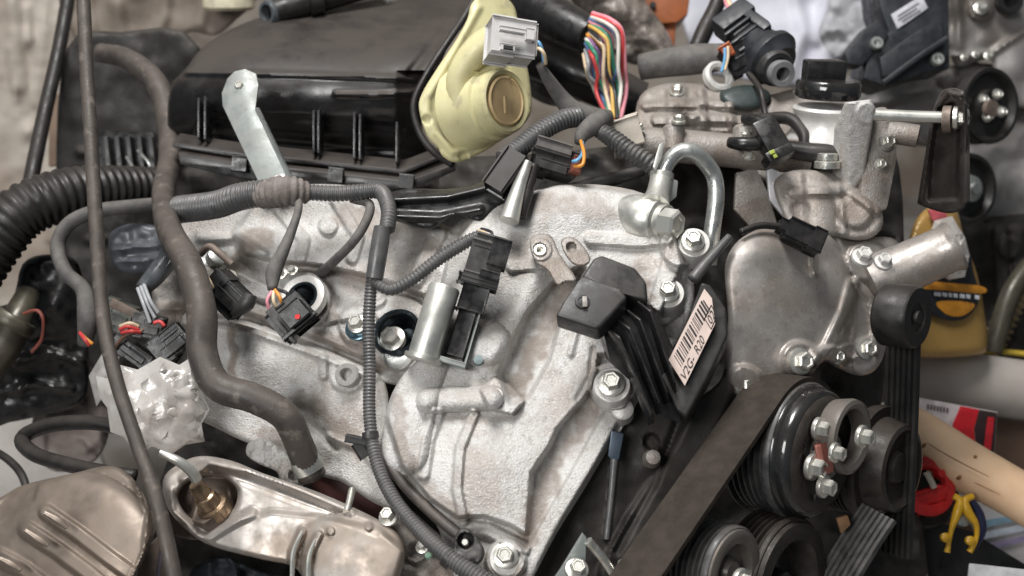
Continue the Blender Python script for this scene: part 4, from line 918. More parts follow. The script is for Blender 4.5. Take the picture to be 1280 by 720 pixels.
mk('blue_clip', g_slab([(764, 538), (780, 542), (774, 574), (768, 580), (760, 570)], 0.945, 8, 2), M('steel_blue', (0.09, 0.12, 0.16), 0.4, 0.3), gd)
pt = mk('steel_gusset', g_slab([(728, 666), (733, 672), (732, 700), (730, 740), (680, 740), (700, 712)], 0.90, 6, 1), GALV, ENG, label='small triangular steel gusset')
bolt(721, 712, 0.885, 15, (0.1, -0.6, -0.8), pt)
mk('pin', g_tube([(735, 676, 0.9), (752, 696, 0.905), (766, 716, 0.91)], 6, 12), ZINC, pt)
bolt(780, 708, 0.91, 10, (0.6, -0.3, -0.7), pt)

# ---- pulleys
def pulley(x, y, d, R, W, n, face, rim_mat, label, hollow=0.0, flange=3):
    pr = [(-W - 6, 0), (-W - 6, R - 2), (-W - 3, R + flange), (-W, R + flange)]
    st_ = W * 0.86 / n
    for i in range(n):
        t = -W + 2 + i * st_
        pr += [(t, R - 5), (t + st_ * 0.22, R - 5), (t + st_ * 0.42, R), (t + st_ * 0.70, R), (t + st_ * 0.92, R - 5)]
    pr += [(-W * 0.10, R + flange), (-1, R + flange), (2, R + flange - 2), (2, R - 2), (-2, R - 6)]
    if hollow: pr += [(-26, R * hollow), (-26, 0)]
    else: pr += [(-4, 0)]
    return mk('pulley', g_lathe((x, y, d), AX, pr, 64), rim_mat, ENG, 35, label)
p1 = pulley(1006, 564, 0.975, 84, 60, 6, None, LOOMB, 'large glossy black pulley with bolted hub')
mk('gloss_rim', g_lathe((1006, 564, 0.975), AX, [(-3, 74), (0, 82), (3, 85), (6, 84), (8, 81), (14, 81), (20, 79), (24, 74), (25, 68)], 72), PULL, p1)
mk('dished_face', g_lathe((1006, 564, 0.975), AX, [(23, 74), (27, 71), (30, 64), (29, 50), (24, 42), (22, 0)], 64), PULD, p1)
mk('clutch_hub', g_lathe((1006, 564, 0.975), AX, [(21, 0), (21, 30), (36, 28), (40, 20), (40, 0)][1:], 40), PULG, p1)
ring = mk('hub_ring', g_lathe((1062, 546, 0.955), AX, [(-22, 44), (-2, 48), (4, 47), (6, 42), (3, 36), (-16, 33), (-22, 44)], 48), PULG, p1)
for x, y, d, r in ((1016, 584, 0.935, 17), (1030, 608, 0.935, 15), (1024, 536, 0.94, 15), (1078, 546, 0.935, 15), (1044, 566, 0.93, 13)):
    bolt(x, y, d, r, AX, p1)
for x, y in ((1006, 560), (1008, 622), (1012, 512)):
    mk('face_hole', g_lathe((x + 14, y, 0.949), AX, [(-2, 0), (-2, 6), (0.6, 6), (0.6, 0)][1:], 14), INK, p1)
mk('rust_patch_spacer', g_box((1030, 572, 0.935), (0.2, 1, 0), AX, (34, 10, 14), 2), M('red_oxide', (0.22, 0.075, 0.055), 0.6), p1)
p2 = pulley(1090, 578, 1.04, 68, 44, 6, None, RUBK, 'ribbed black pulley on the far right', flange=2)
mk('stepped_face', g_lathe((1090, 578, 1.04), AX, [(-2, 72), (8, 74), (14, 72), (14, 60), (22, 58), (30, 56), (40, 54), (42, 48), (34, 40), (32, 22), (38, 18), (38, 0)], 56), PULD, p2)
bolt(1096, 638, 1.02, 9, AX, p2, PULG)
p4 = pulley(915, 716, 0.90, 58, 66, 7, None, LOOMB, 'ribbed pulley with a pale grey rim, lower edge', hollow=0.5, flange=1)
mk('pale_rim', g_lathe((915, 716, 0.90), AX, [(-1, 56), (5, 55), (8, 48), (5, 38), (-8, 34), (-10, 20), (2, 14), (2, 0)], 48), PULG, p4)
bolt(926, 728, 0.885, 18, AX, p4)
p5 = pulley(985, 730, 0.955, 82, 46, 5, None, PULD, 'crank pulley with deep dark hollow', hollow=0.5, flange=2)
mk('rubber_ring', g_lathe((985, 730, 0.955), AX, [(0, 80), (8, 78), (10, 70), (8, 58), (2, 53), (-20, 48), (-24, 30), (-24, 0)], 56), PULD, p5)
mk('dark_hub', g_lathe((985, 730, 0.955), AX, [(-22, 44), (-21, 40), (-21, 16), (-4, 14), (-2, 10), (-2, 0)], 40), PULL, p5)
mk('ochre_tab', g_slab([(1046, 648), (1060, 644), (1064, 656), (1052, 668)], 0.98, 8, 2), M('ochre_rust', (0.24, 0.13, 0.06), 0.6), p5)
idl = mk('idler_roller', g_lathe((1148, 397, 0.985), AX, [(-46, 0), (-46, 36), (-42, 40), (-4, 40), (0, 37), (0, 20), (-3, 18), (-3, 9), (2, 8), (3, 0)], 48), RUBK, ENG, label='smooth black idler roller')

def ribsect(w, n, t=4.0, h=3.0):
    s = [(-w / 2, t), (w / 2, t)]
    q = w / n
    for i in range(n):
        x = w / 2 - i * q
        s += [(x, 0), (x - q * 0.2, -h), (x - q * 0.7, -h), (x - q * 0.95, 0)]
    return s
def flatsect(w, t=4.0): return [(-w / 2, t), (0, t + 0.4), (w / 2, t), (w / 2, -t), (-w / 2, -t)]
def belt_path(c, along, R, a0, a1, tail):
    """belt centre line round a pulley (world points): c front face centre, along its axis px, from angle a0 to a1, then straight on"""
    k = K * c[2]; ax = V(AX); o = P(*c) + ax * along * k
    up = unit(np.array((0, 0, 1.0)) - ax * ax[2]); lf = np.cross(ax, up)
    if np.dot(lf, V((1, 0, 0))) > 0: lf = -lf
    a = np.radians(np.linspace(a0, a1, 24))
    w = o + R * k * (np.cos(a)[:, None] * up + np.sin(a)[:, None] * lf)
    t = unit(w[-1] - w[-2])
    return np.concatenate([w, w[-1] + t * np.linspace(0.02, 1, 30)[:, None] * tail * k])
def g_belt(w, sect):
    t = np.gradient(w, axis=0); t /= np.linalg.norm(t, axis=1)[:, None]
    s = np.array(sect, float) * K; n = len(s); vs, fs = [], []
    for i in range(len(w)):
        v = np.cross(t[i], V(AX)); vs.append(w[i] + s[:, :1] * V(AX) + s[:, 1:] * v)
    for i in range(len(w) - 1):
        for j in range(n):
            q = (j + 1) % n; fs.append((i * n + j, i * n + q, (i + 1) * n + q, (i + 1) * n + j))
    fs += [tuple(range(n))[::-1], tuple((len(w) - 1) * n + j for j in range(n))]
    return np.concatenate(vs), fs
mk('drive_belt', g_belt(belt_path((1006, 564, 0.975), -31, 90, -60, 21, 430), flatsect(58, 3)), BELT, ENG, 40, 'wide dusty drive belt, smooth back outwards')
mk('drive_belt', g_sweep([(1098, 640, 0.99), (1074, 676, 0.985), (1044, 726, 0.98), (1030, 760, 0.98)], AX, [(a, -b) for a, b in ribsect(52, 7)]), LOOMB, ENG, 30, 'ribbed belt run below the right pulley')
mk('drive_belt', g_sweep([(1128, 425, 1.02), (1126, 500, 1.03), (1122, 600, 1.035), (1118, 694, 1.04)], AX, [(a, -b) for a, b in ribsect(44, 6)]), RUBK, ENG, 30, 'black ribbed belt hanging straight down')

# ---- exhaust manifold heat shield
sh = mk('exhaust_heat_shield', g_relief([(204, 600), (220, 582), (250, 570), (290, 576), (330, 592), (400, 616), (470, 648), (498, 668), (506, 690), (500, 720), (480, 760), (400, 760), (372, 712), (330, 700), (268, 684), (232, 662), (208, 632)], (0.945, -0.00012, -0.00016, 340, 650),
   [('poly', [(300, 652), (340, 644), (400, 650), (470, 664), (500, 690), (480, 760), (380, 760), (360, 706), (262, 680)], 9, 10), ('ridge', [(230, 664), (256, 674), (290, 654), (316, 641)], 9, 9), ('ridge', [(262, 586), (330, 610), (420, 644), (470, 664)], 9, -3), ('ridge', [(230, 600), (262, 580), (310, 588), (360, 606), (440, 640)], 8, 6),
    ('rib', [(378, 664), (366, 690), (364, 724)], 3, 9, 4), ('rib', [(398, 668), (386, 694), (384, 728)], 3, 9, 4), ('dome', 440, 700, 80, 60, 22), ('boss', 413, 664, 4, 5, 2.5), ('boss', 461, 658, 4, 5, 2.5), ('ridge', [(214, 612), (216, 640), (244, 664)], 6, 5), ('noise', 40, 3, 3), ('noise', 14, 0.5, 5)], 40, 7, step=2,
   holes=[[(222, 618), (234, 602), (258, 594), (282, 598), (296, 612), (294, 632), (278, 650), (258, 656), (238, 648), (226, 634)]]), SHIELD, ENG, 60, 'brownish pressed steel exhaust heat shield')
mk('exhaust_pipe', g_relief([(212, 590), (306, 584), (312, 664), (214, 668)], (0.985, 0, 0, 260, 620), [('cyl', [(270, 628), (264, 660)], 30, 16), ('ridge', [(286, 612), (290, 640)], 6, 8), ('ridge', [(250, 646), (280, 640)], 6, 6)], 30, 6), RUST, sh)
mk('stud', g_tube([(433, 640, 0.93), (437, 626, 0.94), (440, 612, 0.95)], 4.5, 10), ZINC, sh)
mk('rib_flute', [g_tube([(378, 664, 0.916), (367, 690, 0.908), (365, 722, 0.905)], [2, 3, 3], 8), g_tube([(398, 668, 0.914), (387, 694, 0.906), (385, 726, 0.903)], [2, 3, 3], 8)], SATIN, sh)
ox = mk('oxygen_sensor', [g_lathe((252, 616, 0.945), (0.35, 0.75, 0.55), [(-16, 0), (-16, 8), (-8, 11), (4, 11), (6, 14), (22, 15), (24, 20), (40, 20), (40, 0)], 20)], GOLD, ENG, label='brass coloured oxygen sensor in the shield opening')
mk('hex', g_lathe((264, 642, 0.958), (0.35, 0.75, 0.55), [(-8, 0), (-8, 23), (8, 23), (8, 0)], 6), RUST, ox, 20)
mk('sleeve', g_tube([(246, 600, 0.93), (238, 588, 0.925), (222, 576, 0.92), (200, 566, 0.92)], [7, 7, 6, 5], 12), SATIN, ox)
for x, y, d, r in ((486, 646, 0.925, 13), (528, 684, 0.925, 9)):
    bolt(x, y, d, r, (-0.2, -0.6, -0.8), sh)
low = mk('lower_casting', g_relief([(484, 640), (510, 636), (540, 660), (580, 700), (600, 760), (490, 760), (500, 700)], (0.95, 0, -0.0002, 540, 690), [('cyl', [(490, 650), (520, 690)], 14, 12), ('boss', 520, 690, 9, -10, 3), ('ridge', [(540, 680), (570, 720)], 8, 8), ('noise', 10, 5, 3)], 40, 6, step=2), ALU2, ENG, 60)
mk('paint_dot', g_lathe((535, 694, 0.938), (-0.2, -0.5, -0.8), [(-2, 0), (-2, 5), (1, 4), (1, 0)], 12), M('mint_paint', (0.30, 0.50, 0.36), 0.6), low)

# ---- oil control valve (silver cylinder) with its plug
va = (-0.27, 0.93, -0.16)
valve = mk('oil_control_valve', [g_lathe((556, 358, 0.958), va, [(0, 0), (0, 18), (3, 20), (88, 20), (91, 19), (91, 24), (96, 24), (98, 20), (98, 0)], 40)], SATIN, ENG, label='silver oil control valve cylinder')
mk('coil_body', g_box((580, 406, 0.964), va, (0.95, 0.27, 0), (84, 22, 22), 3), PLAS, valve)
mk('yoke', g_box((593, 414, 0.957), va, (0.95, 0.27, 0), (92, 3, 20), 1), GALV, valve)
mk('yoke_foot', g_box((560, 452, 0.952), (0.95, 0.27, -0.1), va, (46, 5, 24), 1), GALV, valve)
mk('socket', [g_box((592, 374, 0.955), va, (0.95, 0.27, 0), (34, 34, 24), 3), g_box((586, 350, 0.955), va, (0.95, 0.27, 0), (12, 26, 20), 2)], PLAS, valve)

# ------------------------------------------------------------------ hoses and cables
solo('rubber_hose', g_tube([(126, 66, 1.36), (160, 74, 1.33), (194, 102, 1.30), (210, 150, 1.27), (212, 200, 1.22), (204, 244, 1.14), (212, 288, 1.06), (236, 332, 1.01), (252, 390, 0.985), (253, 440, 0.975), (272, 482, 0.965), (318, 498, 0.96), (356, 520, 0.96), (374, 556, 0.965), (390, 596, 0.975)],
     [12, 13, 14, 14, 14, 14, 16, 18, 19, 19, 19, 19, 18.5, 18, 18], 22), RUBB, 'long bent brown grey rubber hose crossing the left side', 'hose', smooth=180)
solo('hose_clip_band', g_lathe((384, 580, 0.972), (0.4, 0.9, 0.2), [(-9, 18), (-9, 19.6), (9, 19.6), (9, 18)], 28), STEEL, 'steel band round the lower end of the brown hose', 'clamp')
solo('ribbed_air_hose', g_tube([(-40, 350, 1.16), (-8, 304, 1.16), (26, 266, 1.17), (70, 246, 1.19), (116, 238, 1.22), (168, 236, 1.26), (226, 238, 1.31)], [36, 35, 34, 33, 31, 28, 27], 28, 11, 0.05), RUBK, 'thick black ribbed air hose at the left edge', 'hose', smooth=180)
solo('hanging_cable', g_tube([(103, -30, 1.02), (108, 80, 1.0), (114, 180, 0.98), (120, 280, 0.96), (128, 390, 0.94), (144, 470, 0.92), (172, 556, 0.90), (198, 632, 0.88), (226, 760, 0.86)], [8.5, 8.5, 8.5, 9, 9, 9, 9, 9.5, 10], 14), RUBB, 'long grey brown cable hanging down in front on the left', 'cable', smooth=180)
solo('wall_cable', g_tube([(90, -30, 1.5), (74, 60, 1.46), (54, 150, 1.42), (36, 240, 1.38), (30, 290, 1.36)], [8.5, 8.5, 9, 9.5, 9.5], 14), RUBK, 'black cable hanging slantwise against the plaster pillar', 'cable', smooth=180)
solo('loom_loop', g_tube([(222, 254, 1.18), (166, 258, 1.14), (120, 264, 1.13), (86, 280, 1.13), (72, 308, 1.13), (82, 340, 1.12), (104, 362, 1.12), (110, 396, 1.11), (106, 430, 1.12)], [9, 9, 9, 9, 9, 9, 10, 13, 9], 14), TAPE, 'taped grey loom looping behind the hanging cable', 'loom', smooth=180)
solo('black_hose_loop', g_tube([(150, 534, 1.06), (110, 528, 1.07), (60, 532, 1.09), (28, 548, 1.1), (44, 568, 1.06), (90, 582, 1.03), (140, 592, 1.0), (170, 596, 1.0)], 9.5, 14), RUBK, 'flat black hose loop above the catalytic converter', 'hose', smooth=180)
solo('thin_hose', g_tube([(-20, 556, 1.22), (12, 576, 1.2), (30, 600, 1.18), (36, 640, 1.16)], 5, 10), RUBK, 'thin black hose at the lower left edge', 'hose', smooth=180)
sh_ = thing('stub_hose', 'short open ended black hose lying on the manifold', 'hose', (340, 30, 1.33))
mk('tube', g_tube([(338, 16, 1.31), (366, 8, 1.32), (420, -8, 1.34), (480, -26, 1.37)], [14, 16, 17, 17], 20), RUBK, sh_, 180)
mk('mouth', g_lathe((338, 16, 1.31), (-0.62, 0.22, -0.75), [(-8, 15), (4, 15.5), (7, 14), (7, 10.5), (2, 10), (-8, 9), (-8, 0)], 28), M('slate_rubber', (0.085, 0.095, 0.105), 0.4), sh_)
mk('moulded_collar', g_lathe((392, 0, 1.325), (0.86, -0.28, 0.3), [(-8, 15), (-8, 20), (8, 20), (10, 15)], 24), RUBK, sh_)
solo('hose_nipple', g_lathe((488, 0, 1.40), (0.2, 0.6, -0.7), [(-14, 0), (-14, 9), (8, 9), (10, 6), (10, 0)], 16), SATIN, 'small metal nipple on top of the manifold', 'nipple')
solo('black_tube', g_tube([(904, -24, 1.36), (896, 6, 1.35), (880, 40, 1.34), (866, 72, 1.33)], [11, 10, 11, 10], 14), RUBK, 'short black tube in front of the white sheet', 'tube', smooth=180)

# plastic bag tied at the left
solo('plastic_bag', g_crumple([(120, 470), (140, 474), (150, 456), (172, 462), (200, 446), (224, 456), (240, 446), (246, 476), (262, 512), (252, 530), (256, 552), (232, 556), (214, 568), (190, 558), (172, 570), (154, 546), (138, 540), (134, 510), (124, 496)], 1.0, 240, 9, 36, 4), FILM, 'crinkled clear plastic bag beside the bent brown hose', 'bag', smooth=75)

# catalytic converter at the lower left
cat = thing('catalytic_converter', 'heat tinted brown catalytic converter shell at the lower left', 'converter', (80, 760, 0.9))
mk('shell', g_relief([(-60, 650), (0, 622), (30, 606), (90, 592), (136, 582), (160, 592), (180, 618), (192, 654), (184, 690), (160, 740), (150, 790), (-60, 790)], (0.93, -0.0002, -0.0002, 80, 670),
   [('dome', 60, 700, 150, 120, 50), ('rib', [(58, 640), (96, 666), (140, 700), (176, 726)], 7, 10, 4), ('rib', [(34, 662), (70, 686), (110, 716), (150, 750)], 7, 7, 6), ('rib', [(0, 696), (30, 712), (70, 745)], 7, 7, 6), ('poly', [(30, 606), (46, 602), (40, 624), (0, 650), (-20, 648)], -6, 5),
    ('ridge', [(166, 596), (186, 640), (180, 690), (158, 740)], 6, 6), ('noise', 50, 4, 3), ('noise', 14, 0.7, 5)], 60, 12, step=2), CATM, cat, 60)
for a in ([(56, 641), (72, 650), (84, 660)], [(32, 663), (50, 675), (60, 682)], [(0, 698), (14, 705), (26, 713)]):
    mk('pressed_seam', g_tube([(x, y, 0.878 - 0.00005 * i) for i, (x, y) in enumerate(a)], [3.5, 5, 3], 10), CATM, cat)
mk('rolled_rim', g_tube([(188, 640, 0.915), (190, 664, 0.905), (176, 690, 0.9), (166, 716, 0.895), (156, 750, 0.89)], 4, 10), CATM, cat)
mk('dark_flange', g_slab([(176, 690), (204, 664), (214, 700), (224, 760), (160, 770)], 0.97, 30, 4), RUST, cat)
solo('violet_rod', g_tube([(206, 670, 0.93), (200, 700, 0.925), (194, 740, 0.92)], 3, 8), M('mauve_steel', (0.32, 0.28, 0.34), 0.35, 0.5), 'thin mauve rod behind the hanging cable, lower left', 'rod')
solo('crumpled_cloth', g_relief([(232, 726), (250, 704), (282, 696), (306, 706), (330, 716), (370, 722), (410, 740), (410, 780), (230, 780)], (0.985, 0, 0, 300, 730), [('noise', 14, 20, 3), ('noise', 6, 6, 5), ('ridge', [(290, 700), (300, 730)], 8, 12)], 40, 8), M('navy_cloth', (0.02, 0.024, 0.03), 0.6, 0, (0.035, 0.04, 0.05), 40), 'dark navy crumpled cloth under the heat shield', 'cloth', smooth=80)

# ------------------------------------------------------------------ wiring
def wires(parent, paths, cols, r=2.0):
    for p, c in zip(paths, cols): mk('wire', g_tube(p, r, 7), WIRES[c], parent, 180)
def plug(x, y, d, u, v, s, mat, parent, latch=True, name='connector'):
    """rectangular wire plug: body, collar, side rails and latch in one shape"""
    U, W = np.array(u, float), np.array(v, float)
    k = lambda a, b, c=0: (x + U[0] * a + W[0] * b, y + U[1] * a + W[1] * b, d + (U[2] * a + W[2] * b) * K + c)
    g = [g_box((x, y, d), u, v, s, 2), g_box(k(-s[0] * 0.30, 0, 0), u, v, (s[0] * 0.30, s[1] * 1.14, s[2] * 1.12), 1.5)]
    for q in (-0.36, 0.0, 0.36): g.append(g_box(k(s[0] * 0.14, s[1] * q, -s[2] * 0.5 * K), u, v, (s[0] * 0.6, s[1] * 0.10, s[2] * 0.14), 0.8))
    if latch: g.append(g_box(k(0, s[1] * 0.15, -s[2] * 0.62 * K), u, v, (s[0] * 0.66, s[1] * 0.36, s[2] * 0.2), 1.2))
    return mk(name, g, mat, parent)

# big bundle of coloured wires, top centre
bw = thing('wire_bundle', 'bundle of many coloured wires fanning down at the top centre', 'wires', (760, 160, 1.24))
cols = ['pink', 'red', 'white', 'blue', 'pink', 'green', 'yellow', 'pink', 'black', 'cream', 'orange', 'violet', 'white', 'green', 'blue', 'red', 'pink', 'grey', 'white', 'cream']
rw = random.Random(5)
for i, c in enumerate(cols):
    t = i / (len(cols) - 1)
    sx, sy = 740 - 9 * t + rw.uniform(-2, 2), 16 + 52 * t
    mx = 776 - 42 * t + rw.uniform(-4, 4); my = 40 + 46 * t
    ex = 774 - 14 * t + rw.uniform(-4, 4)
    z = 1.23 + rw.uniform(-0.012, 0.012)
    mk('wire', g_tube([(sx, sy, 1.26), ((sx * 0.4 + mx * 0.6), sy + 8 + 4 * t, z), (mx, my, z - 0.005), (mx + 2 + rw.uniform(-3, 3), 84 + 14 * t, z), ((mx + ex) / 2 + rw.uniform(-7, 7), 112 + 6 * t, z + 0.004), (ex, 152 + rw.uniform(-4, 6), 1.2)], 2.6, 7), WIRES[c], bw, 180)

# ivory multi plug under the bundle
solo('ivory_plug', [g_box((782, 166, 1.10), (0.95, -0.3, 0), (0.3, 0.95, 0.1), (32, 34, 26), 2), g_box((790, 150, 1.095), (0.95, -0.3, 0), (0.3, 0.95, 0.1), (12, 12, 12), 2)], WHITEP, 'ivory plug below the coloured wires', 'plug')

# grey plug on the yellow plate
gp = thing('grey_plug', 'light grey plug on the yellow intake plate', 'plug', (643, 75, 1.04))
uu, vv = (0.96, 0.10, 0.25), (-0.06, 0.98, -0.15)
mk('body', [g_box((638, 52, 1.045), uu, vv, (50, 44, 34), 3), g_box((624, 51, 1.044), uu, vv, (24, 47, 37), 3), g_box((660, 54, 1.05), uu, vv, (12, 38, 30), 2)], GREYP, gp)
mk('lock_arm', [g_box((640, 38, 1.022), uu, vv, (30, 5, 6), 1.2), g_box((634, 60, 1.02), uu, vv, (16, 8, 6), 1.2), g_box((662, 44, 1.03), uu, vv, (8, 14, 8), 1)], GREYP, gp)
mk('slot', g_box((635, 60, 1.0165), uu, vv, (11, 4, 4), 0.5), INK, gp)
mk('seal', g_box((667, 56, 1.048), uu, vv, (4, 20, 18), 1.5), M('brown_seal', (0.18, 0.06, 0.04), 0.5), gp)
wires(gp, [[(668, 50, 1.046), (674, 54, 1.042), (678, 64, 1.045), (680, 78, 1.05)], [(668, 60, 1.044), (676, 62, 1.038), (681, 70, 1.04), (682, 80, 1.048)]], ['sky', 'cream'], 2.4)
solo('taped_branch', g_tube([(674, 80, 1.05), (686, 100, 1.06), (700, 120, 1.07), (716, 138, 1.075), (738, 148, 1.08), (760, 150, 1.09)], [5, 8, 10, 13, 15, 13], 14), TAPE, 'taped harness branch leading down from the grey plug', 'harness', smooth=180)
solo('corrugated_loom', g_tube([(628, 200, 1.03), (650, 184, 1.04), (676, 164, 1.05), (702, 150, 1.06), (722, 146, 1.07)], 12.5, 20, 5.2, 0.09), LOOM, 'short thick grey corrugated loom beside the yellow plate', 'loom', smooth=180)
solo('corrugated_loom', g_tube([(744, 160, 1.06), (764, 172, 1.05), (786, 188, 1.04), (808, 202, 1.035), (822, 214, 1.035)], [9, 11.5, 12, 12, 10], 20, 6, 0.09), LOOMB, 'black corrugated loom ending at the bent steel pipe', 'loom', smooth=180)
solo('taped_branch', g_tube([(756, 148, 1.065), (742, 156, 1.055), (728, 168, 1.05), (724, 180, 1.048)], [12, 13, 10, 6], 14), TAPE, 'short taped branch above the black two wire plug', 'harness', smooth=180)
pg2 = thing('sensor_plug', 'dusty black plug with orange and blue wires at centre', 'plug', (694, 220, 1.03))
plug(692, 204, 1.04, (0.92, 0.25, 0.2), (-0.2, 0.95, -0.2), (50, 32, 28), PLASG, pg2)
mk('lever', g_box((690, 186, 1.035), (0.92, 0.25, 0.2), (-0.2, 0.95, -0.2), (40, 12, 22), 3), TAPE, pg2)
mk('seal', g_box((719, 208, 1.028), (0.92, 0.25, 0.2), (-0.2, 0.95, -0.2), (8, 20, 18), 2), M('brown_seal2', (0.22, 0.07, 0.045), 0.5), pg2)
wires(pg2, [[(718, 208, 1.015), (728, 206, 1.01), (730, 192, 1.02), (726, 176, 1.04)], [(716, 202, 1.015), (722, 200, 1.01), (728, 192, 1.025), (728, 178, 1.042)]], ['orange', 'sky'], 2.4)
solo('black_rod', g_tube([(760, 228, 1.09), (800, 214, 1.09), (700, 240, 1.06), (640, 262, 1.05)][::-1], 7, 10), PLASG, 'black vacuum pipe running below the sensor plug', 'pipe')
ch = thing('loom_channel', 'long black plastic loom channel along the cover edge', 'channel', (560, 270, 1.05))
mk('tray', g_relief([(478, 246), (510, 236), (560, 236), (600, 228), (630, 198), (644, 188), (660, 196), (654, 216), (640, 246), (616, 264), (600, 278), (570, 268), (540, 286), (500, 278), (480, 268)], (1.02, 0, -0.0002, 560, 250), [('ridge', [(484, 250), (560, 246), (610, 234), (646, 194)], 9, 10), ('ridge', [(490, 270), (550, 272), (600, 262)], 8, 8)], 30, 6, step=1.5), PLAS, ch, 60)
mk('end_box', g_box((632, 216, 1.01), (0.55, -0.8, 0.2), (0.8, 0.55, -0.2), (50, 26, 26), 3), PLASD, ch)
pst = thing('metal_post', 'pale metal post with black sleeve at the centre', 'post', (640, 285, 1.0))
mk('post', g_tube([(660, 202, 1.005), (648, 236, 1.0), (636, 276, 0.99)], [6, 9, 13], 14), SATIN, pst)
mk('sleeve', g_tube([(668, 206, 1.012), (658, 240, 1.006), (650, 272, 1.0)], [6, 9, 8], 12), RUBK, pst)
for pts, r, lab in (([(224, 262, 1.1), (270, 256, 1.07), (300, 246, 1.05), (340, 240, 1.045)], 17, 'thick grey corrugated loom below the steel strap'),
                ([(340, 236, 1.045), (380, 240, 1.04), (420, 242, 1.035), (450, 240, 1.03), (476, 240, 1.025), (486, 262, 1.0), (484, 286, 0.985)], 10, 'grey corrugated loom running from strap to vertical loom')):
    solo('corrugated_loom', g_tube(pts, r, 18, 5.4, 0.08), LOOM, lab, 'loom', smooth=180)
solo('tape_knot', g_tube([(326, 246, 1.045), (342, 241, 1.035), (358, 239, 1.032), (376, 240, 1.036), (388, 241, 1.04)], [15, 19, 20, 17, 11], 20, 8, 0.07), M('dusty_tape', (0.20, 0.175, 0.16), 0.8, 0, (0.13, 0.11, 0.098), 90, 0.5, 0.7, 400, dk=0.5, dks=120), 'dusty tape wrapped joint at the foot of the strap', 'tape', smooth=60)
solo('thin_hose', g_tube([(440, 248, 1.04), (462, 256, 1.03), (456, 280, 1.02), (440, 304, 1.02), (418, 326, 1.04), (396, 346, 1.08)], 6, 12), TAPE, 'thin grey hose tucked under the loom by the strap', 'hose', smooth=180)

# vertical loom with branch
vl = thing('vertical_loom', 'long grey corrugated loom running down over the pale castings', 'loom', (590, 730, 0.88))
mk('tube', g_tube([(474, 300, 0.985), (466, 340, 0.985), (461, 400, 0.98), (462, 460, 0.972), (462, 520, 0.96), (470, 574, 0.945), (490, 620, 0.925), (520, 658, 0.905), (556, 692, 0.885), (600, 724, 0.87), (640, 750, 0.865)], [7.5, 7.5, 8, 8, 8, 8.5, 9, 9.5, 11, 13, 13], 16, 4.6, 0.07), LOOM, vl, 180)
mk('sleeve', g_tube([(478, 284, 0.985), (474, 310, 0.982), (468, 348, 0.98)], [10.5, 11.5, 11], 16), LOOM, vl, 60)
mk('branch', g_tube([(468, 352, 0.98), (488, 362, 0.975), (514, 350, 0.975), (548, 324, 0.98), (580, 304, 0.985), (604, 292, 0.985)], [7, 7.5, 8, 8.5, 8.5, 7], 16, 5, 0.09), LOOM, vl, 180)
mk('side_hose', g_tube([(480, 572, 0.955), (500, 600, 0.94), (530, 632, 0.925), (566, 664, 0.91), (586, 676, 0.905)], [6, 7, 7, 7, 6], 12), RUBB, vl, 180)
mk('clamp', g_lathe((562, 698, 0.884), (0.8, 0.6, -0.2), [(-6, 0), (-6, 13.5), (6, 13.5), (6, 0)], 20), PLASG, vl)
mk('tie', g_lathe((463, 544, 0.953), (0.1, 1, -0.2), [(-4, 0), (-4, 10.5), (4, 10.5), (4, 0)], 18), PLASG, vl)
mk('clip_tail', [g_box((446, 550, 0.965), (1, 0.2, 0), (0, 1, 0), (26, 7, 8), 1.5), g_box((452, 562, 0.968), (0.5, 0.8, 0), (-0.8, 0.5, 0), (18, 12, 10), 2)], PLASG, vl)

# plug on the oil control valve
vp = thing('valve_plug', 'charcoal plug on top of the silver valve cylinder', 'plug', (604, 350, 0.95))
mk('body', [g_box((606, 330, 0.95), (0.95, 0.27, 0), (-0.27, 0.93, -0.16), (38, 48, 30), 3), g_box((612, 306, 0.952), (0.95, 0.27, 0), (-0.27, 0.93, -0.16), (30, 16, 24), 3), g_box((600, 352, 0.947), (0.95, 0.27, 0), (-0.27, 0.93, -0.16), (42, 12, 32), 2)], PLASG, vp)
mk('latch', [g_box((624, 318, 0.942), (0.95, 0.27, 0), (-0.27, 0.93, -0.16), (20, 34, 22), 2), g_box((612, 344, 0.93), (0.95, 0.27, 0), (-0.27, 0.93, -0.16), (22, 8, 8), 1.5)], PLAS, vp)
wires(vp, [[(612, 302, 0.945), (608, 292, 0.95), (598, 288, 0.97)], [(616, 300, 0.945), (614, 290, 0.95), (602, 286, 0.972)]], ['cream', 'black'], 2)

# coil plug with the red dot
cp = thing('coil_plug', 'black coil plug with a red dot hanging over the well', 'plug', (366, 430, 0.98))
uu, vv = (0.72, -0.62, 0.1), (0.66, 0.74, -0.12)
mk('body', [g_box((366, 398, 0.985), uu, vv, (44, 36, 30), 3), g_box((376, 386, 0.985), uu, vv, (16, 38, 32), 2)], PLAS, cp)
mk('lock', [g_box((368, 392, 0.966), uu, vv, (26, 24, 8), 2), g_box((376, 408, 0.975), (0.72, -0.62, 0.1), vv, (50, 4, 22), 1)], PLAS, cp)
mk('lower_shell', [g_box((354, 406, 0.982), (0.66, 0.74, -0.12), (0.72, -0.62, 0.1), (48, 12, 30), 2), g_box((357, 414, 0.972), (0.66, 0.74, -0.12), (0.72, -0.62, 0.1), (40, 5, 12), 1)], PLASG, cp)
mk('red_dot', g_lathe((372, 396, 0.962), (-0.1, -0.3, -0.95), [(-2, 0), (-2, 3.6), (1, 3.4), (1, 0)], 14), REDP, cp)
wires(cp, [[(340, 364, 0.985), (334, 376, 0.98), (338, 390, 0.982)], [(342, 364, 0.985), (342, 376, 0.98), (346, 384, 0.982)], [(344, 362, 0.985), (350, 372, 0.98), (352, 380, 0.982)], [(346, 362, 0.985), (358, 366, 0.98), (360, 374, 0.984)]], ['pink', 'cream', 'orange', 'black'], 2.4)
